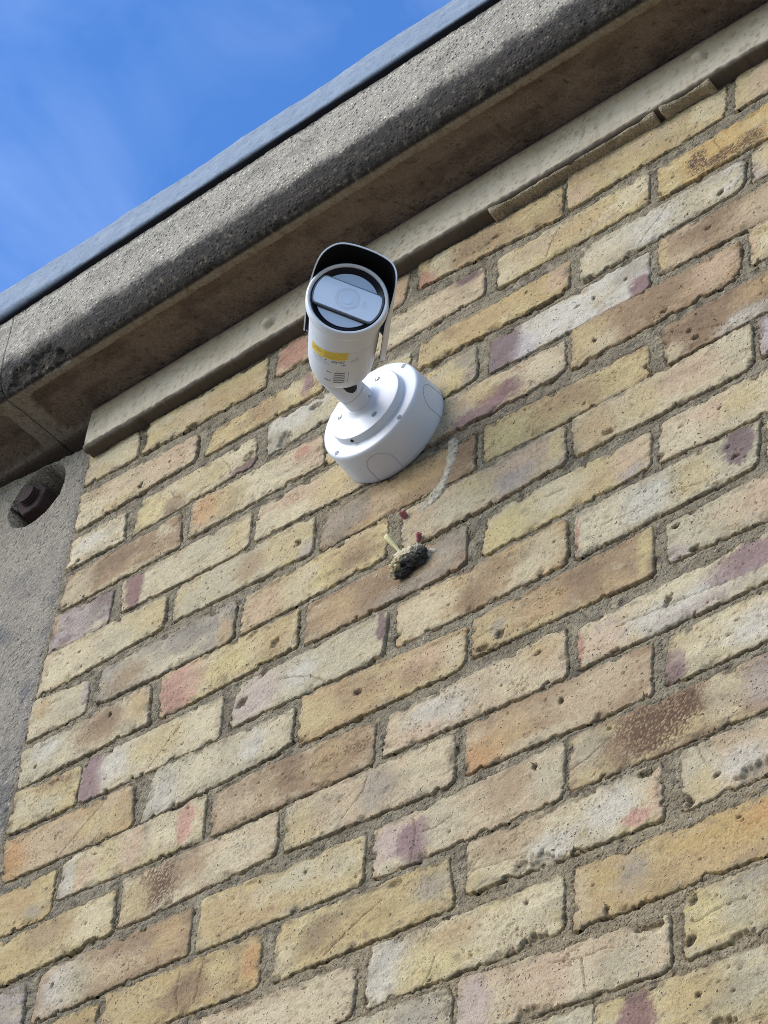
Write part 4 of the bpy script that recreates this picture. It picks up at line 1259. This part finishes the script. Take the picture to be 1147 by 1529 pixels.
def shield(name, off, mat, parent, t_in=0.0, thick=.0016):
    n_ = len(CS)
    up_ = np.clip((CS[:, 1] + .001) / .056, 0, 1)
    tf = HL - .024 + .0445 * np.sin(np.clip(up_ / .62, 0, 1) * np.pi / 2) - t_in
    tb = .020 + .030 * ss(.35, .0, up_)
    ts = np.linspace(0, 1, 24)
    rows_ = []
    for sgn in (0, 1):
        cc = CS + NCS * (off + (thick if sgn else 0))
        for t in ts:
            tt = tb + (tf - tb) * t
            rows_.append(HB + tt[:, None] * HA + cc[:, :1] * HRt + cc[:, 1:] * HU)
    V_ = np.array(rows_)                                   # (2*24, n, 3)
    nr = len(ts)
    Vf = V_.reshape(-1, 3)
    idx = lambda s_, r_, c_: (s_ * nr + r_) * n_ + c_
    F_ = []
    for r_ in range(nr - 1):
        for c_ in range(n_ - 1):
            F_.append((idx(0, r_, c_), idx(0, r_, c_ + 1), idx(0, r_ + 1, c_ + 1), idx(0, r_ + 1, c_)))
            F_.append((idx(1, r_, c_), idx(1, r_ + 1, c_), idx(1, r_ + 1, c_ + 1), idx(1, r_, c_ + 1)))
    for c_ in range(n_ - 1):
        F_.append((idx(0, nr - 1, c_), idx(0, nr - 1, c_ + 1), idx(1, nr - 1, c_ + 1), idx(1, nr - 1, c_)))
        F_.append((idx(0, 0, c_), idx(1, 0, c_), idx(1, 0, c_ + 1), idx(0, 0, c_ + 1)))
    for r_ in range(nr - 1):
        for c_ in (0, n_ - 1):
            F_.append((idx(0, r_, c_), idx(0, r_ + 1, c_), idx(1, r_ + 1, c_), idx(1, r_, c_)))
    me = np_mesh(name, Vf, np.array(F_))
    bmx = bmesh.new()
    bmx.from_mesh(me)
    bmesh.ops.recalc_face_normals(bmx, faces=bmx.faces)
    bmx.to_mesh(me)
    bmx.free()
    o_ = link(name, me, parent, [mat])
    me.set_sharp_from_angle(angle=math.radians(40))
    return o_


shell = shield('sunshield', .0, M_WHITE, sc)
shield('sunshield_lining', -.0006, M_LINING, shell, .0012, .0005)


# printed labels on the underside of the body
def body_r(t):
    return np.interp(t, [-.001, .008, .018, .035, .06, .093, .1, .12], [.0325, .0358, .0374, .0385, .0393, .0402, .0404, .0412])


def patch(name, t0, t1, p0, p1, mat, parent, lift=.00012, skew=0.0, n=14):
    """a curved sticker between lengths t0..t1 and angles p0..p1 (degrees)"""
    V_, F_ = [], []
    for i_ in range(n + 1):
        for j_ in range(4):
            a_ = p0 + (p1 - p0) * i_ / n
            t = t0 + (t1 - t0) * j_ / 3 + skew * (i_ / n)
            rr = body_r(t) + lift
            V_.append(loc_pt(t, rr * math.cos(math.radians(a_)), rr * math.sin(math.radians(a_))))
    for i_ in range(n):
        for j_ in range(3):
            k_ = i_ * 4 + j_
            F_.append((k_, k_ + 4, k_ + 5, k_ + 1))
    return link(name, np_mesh(name, np.array(V_), np.array(F_)), parent, [mat])


SK = .0125
patch('warning_label', .0716, .0892, -131, -62, M_YELLOW, head, skew=SK)
rr_ = random.Random(3)


def text_lines(name, rows_t, p0, p1, h_, mat, lift, gap=.25, wmin=.8, wmax=3.2, sk=1.0):
    """rows of tiny unreadable lettering, one joined print"""
    V_, F_ = [], []
    for t in rows_t:
        a_ = p0
        while a_ < p1:
            w_ = rr_.uniform(wmin, wmax)
            if rr_.random() > gap:
                n = len(V_)
                hh = h_ * rr_.uniform(.6, 1.0)
                sh_ = sk * SK * (a_ + 131) / 69
                for (aa, tt) in ((a_, t), (min(p1, a_ + w_), t), (min(p1, a_ + w_), t + hh), (a_, t + hh)):
                    tt = tt + sh_
                    q_ = body_r(tt) + lift
                    V_.append(loc_pt(tt, q_ * math.cos(math.radians(aa)), q_ * math.sin(math.radians(aa))))
                F_.append((n, n + 1, n + 2, n + 3))
            a_ += w_ + rr_.uniform(.3, 1.0)
    return link(name, np_mesh(name, np.array(V_), np.array(F_)), head, [mat], smooth=False)


text_lines('label_lettering', [.0845, .0800], -129, -108, .0016, M_PRINT, .00024, .1, 1.5, 4)
text_lines('label_lettering', [.0852, .0806, .0760], -101, -65, .0009, M_PRINT, .00024, .15)
text_lines('body_lettering', [.0692, .0678], -128, -98, .0008, M_PRINT, .00012, .3)
text_lines('body_lettering', [.0680], -100, -92, .0022, M_PRINT, .00012, .1)
text_lines('body_lettering', [.0678, .0650], -88, -65, .0022, M_PRINT, .00012, .2, 1.2, 3.4)
text_lines('body_lettering', [.0590], -71, -64, .0024, M_PRINT, .00012, .1)
text_lines('body_lettering', [.0655, .0640, .0625, .0610, .0595, .0580], -126, -90, .0006, M_PRINTL, .00012, .2)
text_lines('body_lettering', [.0690, .0670, .0650, .0630], -57, -44, .0012, M_PRINTL, .00012, .2)
# slanted grille mark in its thin frame
V_, F_ = [], []
for k_ in range(6):
    t0 = .0265 + k_ * .0045
    n = len(V_)
    m_ = 6
    for i_ in range(m_ + 1):
        a_ = -82 + 19 * i_ / m_
        for dt in (0, .0019):
            tt = t0 + dt + .0035 * i_ / m_
            q_ = body_r(tt) + .00012
            V_.append(loc_pt(tt, q_ * math.cos(math.radians(a_)), q_ * math.sin(math.radians(a_))))
    for i_ in range(m_):
        k2 = n + 2 * i_
        F_.append((k2, k2 + 2, k2 + 3, k2 + 1))
link('vent_mark', np_mesh('vent_mark', np.array(V_), np.array(F_)), head, [M_PRINT], smooth=False)
patch('frame_line', .0555, .0560, -84, -57.6, M_PRINTL, head)
patch('frame_line', .0285, .0556, -58.0, -57.4, M_PRINT, head, n=2)
for tt in (.0485, .0280):
    text_lines('symbol', [tt], -98, -87, .0026, M_PRINT, .00012, .12, 1.6, 4.2, 0.0)

# black patch stands for the shade in the hinge slot between body and arm
V_, F_ = [], []
for i_ in range(19):
    s_ = i_ / 18 * 2 - 1
    a_ = math.radians(-44 + 27 * s_)
    y0_ = .0900 + .0075 * abs(s_) ** 3
    for j_ in range(6):
        yy = y0_ + (.117 - y0_) * j_ / 5
        rr = .0178 + (.00035 if 0 < i_ < 18 and j_ > 0 else -.0002)
        V_.append((rr * math.cos(a_), -yy, rr * math.sin(a_)))
for i_ in range(18):
    for j_ in range(5):
        k_ = i_ * 6 + j_
        F_.append((k_, k_ + 6, k_ + 7, k_ + 1))
link('hinge_slot_shade', np_mesh('hinge_slot_shade', np.array(V_), np.array(F_)), arm, [M_BLACK])
bm = bmesh.new()
bmesh.ops.create_icosphere(bm, subdivisions=2, radius=.0016)
bm_obj('set_screw', bm, M_STEEL, arm, (.0165, -.0705, -.0066), smooth=True)
bm = bmesh.new()
bmesh.ops.create_icosphere(bm, subdivisions=2, radius=.0026)
bm_obj('drain_hole', bm, M_BLACK, mount, (.0519 * math.cos(math.radians(-109.4)), -.0560, .0519 * math.sin(math.radians(-109.4))), smooth=True)


# ------------------------------------------------------------------ leftovers of the old fixing on the bricks
def film(name, path, width, loc, seed):
    """thin irregular dried film on the wall: a relief with ragged edges and holes"""
    path = np.array(path) * 1000
    x0, x1, z0, z1 = path[:, 0].min() - 16, path[:, 0].max() + 16, path[:, 1].min() - 14, path[:, 1].max() + 14
    gx, gz = np.meshgrid(np.arange(x0, x1, .9), np.arange(z0, z1, .9), indexing='ij')
    sl = np.r_[0, np.cumsum(np.hypot(*np.diff(path, axis=0).T))]
    best = np.full(gx.shape, 1e9)
    wid = np.zeros(gx.shape)
    for s_ in np.arange(0, sl[-1], 1.0):
        cx_, cz_, w_ = np.interp(s_, sl, path[:, 0]), np.interp(s_, sl, path[:, 1]), np.interp(s_, sl, width)
        d_ = np.hypot(gx - cx_, gz - cz_)
        m_ = d_ - w_ < best - wid
        best, wid = np.where(m_, d_, best), np.where(m_, w_, wid)
    t_ = wid - best + 2.4 * pn(gx / 7, gz / 9, seed) + 1.4 * pn(gx / 3, gz / 3, seed + 1) + .9
    h_ = 2.2 * ss(0, 2.5, t_) + 1.5 * ss(1, 5, t_) * (1 + pn(gx / 8, gz / 5, seed + 2)) + .9 * pn(gx / 3, gz / 3, seed + 3) * ss(0, 3, t_)
    h_ += 1.8 * np.clip(pn(gx / 16, gz / 16, seed + 4), 0, 1)
    C_ = np.broadcast_to(alb((176, 168, 150)), gx.shape + (3,)).copy()
    C_ = mixc(C_, alb((206, 200, 186)), .8 * ss(.0, .4, fbm(gx / 9, gz / 9, seed + 5)))
    C_ = mixc(C_, alb((128, 118, 100)), .8 * ss(.05, .5, fbm(gx / 5, gz / 5, seed + 6)))
    V_ = np.stack([gx * 1e-3 - loc[0], .0006 - h_ * 1e-3 - loc[1], gz * 1e-3 - loc[2]], -1).reshape(-1, 3)
    Q_ = grid_quads(*gx.shape)
    ok = (t_.ravel() > 0)[Q_].all(1)
    return link(name, np_mesh(name, V_, Q_[ok], C_.reshape(-1, 3)), None, [M_LUMP], loc)


smear = film('sealant_smear', [(.6828, -.390), (.6835, -.405), (.6820, -.420), (.6770, -.439), (.6715, -.452), (.6640, -.4625), (.6560, -.4700), (.6470, -.4750), (.6369, -.4790)],
             [7.0, 8.0, 7.0, 6.5, 7.5, 10.5, 10.5, 7.0, 4.0], (.670, -.002, -.44), 120)
tag(smear, 'whitish dried sealant smear running down the bricks below the junction box', 'sealant')
smear2 = film('sealant_smear', [(.6225, -.484), (.6195, -.494), (.6200, -.503), (.6240, -.516)], [4.0, 5.5, 5.5, 4.0], (.620, -.002, -.495), 131)
tag(smear2, 'small grey smear of sealant under the upper red wall plug', 'sealant')


def plug(name, p0, p1, r0, r1, mat, label, cat, hollow=True, seed=1):
    p0, p1 = Vector(p0), Vector(p1)
    t = (p1 - p0)
    ax = t.normalized()
    nrm = ax.orthogonal().normalized()
    bn = ax.cross(nrm)
    rg = random.Random(seed)
    bmx = bmesh.new()
    prof_ = [(0, r0 * .9), (.08, r0), (.3, r0 * 1.05), (.34, r0 * .9), (.6, (r0 + r1) / 2), (.92, r1), (1.0, r1 * .86)]
    if hollow:
        prof_ += [(.97, r1 * .55), (.62, r1 * .45)]
    rings_ = []
    for (s_, r_) in prof_:
        c_ = p0 + t * s_ - p0
        rings_.append([bmx.verts.new(c_ + (nrm * math.cos(2 * math.pi * k_ / 14) + bn * math.sin(2 * math.pi * k_ / 14)) * r_ * rg.uniform(.86, 1.12)) for k_ in range(14)])
    for a_, b_ in zip(rings_[:-1], rings_[1:]):
        for k_ in range(14):
            bmx.faces.new([a_[k_], a_[(k_ + 1) % 14], b_[(k_ + 1) % 14], b_[k_]])
    bmx.faces.new(rings_[0])
    bmx.faces.new(rings_[-1])
    return tag(bm_obj(name, bmx, mat, None, tuple(p0), smooth=True), label, cat)


plug('wall_plug', (.6195, .004, -.4800), (.6200, -.0105, -.4735), .0038, .0042, M_RED, 'red plastic wall plug sticking out beside the sealant smear', 'wall plug')
plug('wall_plug', (.6425, -.002, -.5275), (.6480, -.0095, -.5235), .0030, .0032, M_RED, 'broken red wall plug lying above the crumbled filler lump', 'wall plug', True, 4)
plug('cable_end', (.6200, .001, -.5370), (.6040, -.0145, -.5075), .0022, .0040, M_PALE, 'pale yellow plug end poking up left of the crumbled filler', 'wall plug', False, 8)

# crumbled filler lump over a dark hole
lump = tag(empty('filler_lump', (.634, -.004, -.556)), 'crumbled cream filler lump with black underside on the bricks', 'filler lump')


def rock(name, c_, rad, mat, seed, cols=None, sub=4):
    bmx = bmesh.new()
    bmesh.ops.create_icosphere(bmx, subdivisions=sub, radius=1.0)
    co = np.array([v_.co for v_ in bmx.verts])
    th, ph = np.arctan2(co[:, 1], co[:, 0]) * 1.5, co[:, 2] * 2.2
    k_ = 1 + .6 * pn(th + 9, ph + 3, seed) + .5 * pn(th * 2.6 + 5, ph * 2.6, seed + 1) + .22 * pn(th * 6, ph * 6, seed + 2)
    for v_, kk in zip(bmx.verts, k_):
        v_.co = Vector((v_.co.x * rad[0] * kk, v_.co.y * rad[1] * kk, v_.co.z * rad[2] * kk))
    o_ = bm_obj(name, bmx, mat, lump, c_, smooth=True)
    if cols is not None:
        at_ = o_.data.color_attributes.new('Col', 'FLOAT_COLOR', 'POINT')
        at_.data.foreach_set('color', np.tile(np.r_[cols, 1].astype(np.float32), len(o_.data.vertices)))
    return o_


rock('filler_crust', (-.001, -.0060, .0050), (.0170, .0075, .0080), M_LUMP, 140, alb((208, 198, 170)))
rock('filler_crust', (-.0135, -.0085, -.0095), (.0070, .0070, .0060), M_LUMP, 150, alb((200, 186, 146)))
rock('filler_crust', (.0150, -.0060, .0065), (.0050, .0050, .0060), M_LUMP, 160, alb((176, 169, 154)))
rock('filler_crust', (-.0060, -.0100, -.0040), (.0060, .0055, .0040), M_LUMP, 165, alb((190, 178, 150)))
rock('dark_core', (.0060, -.0030, -.0060), (.0150, .0080, .0075), M_CAVITY, 170)  # near-black lumps below the crust
rock('dark_core', (-.0080, -.0030, -.0155), (.0095, .0060, .0052), M_CAVITY, 180)
rock('dark_core', (.0190, -.0030, .0000), (.0055, .0055, .0075), M_CAVITY, 190)

res = film('filler_residue', [(.604, -.558), (.620, -.547), (.640, -.546), (.656, -.553), (.668, -.556)], [3.0, 7.5, 8.5, 7.0, 3.0], (.634, -.002, -.556), 210)
res.parent = lump
res.location = (0, .002, 0)
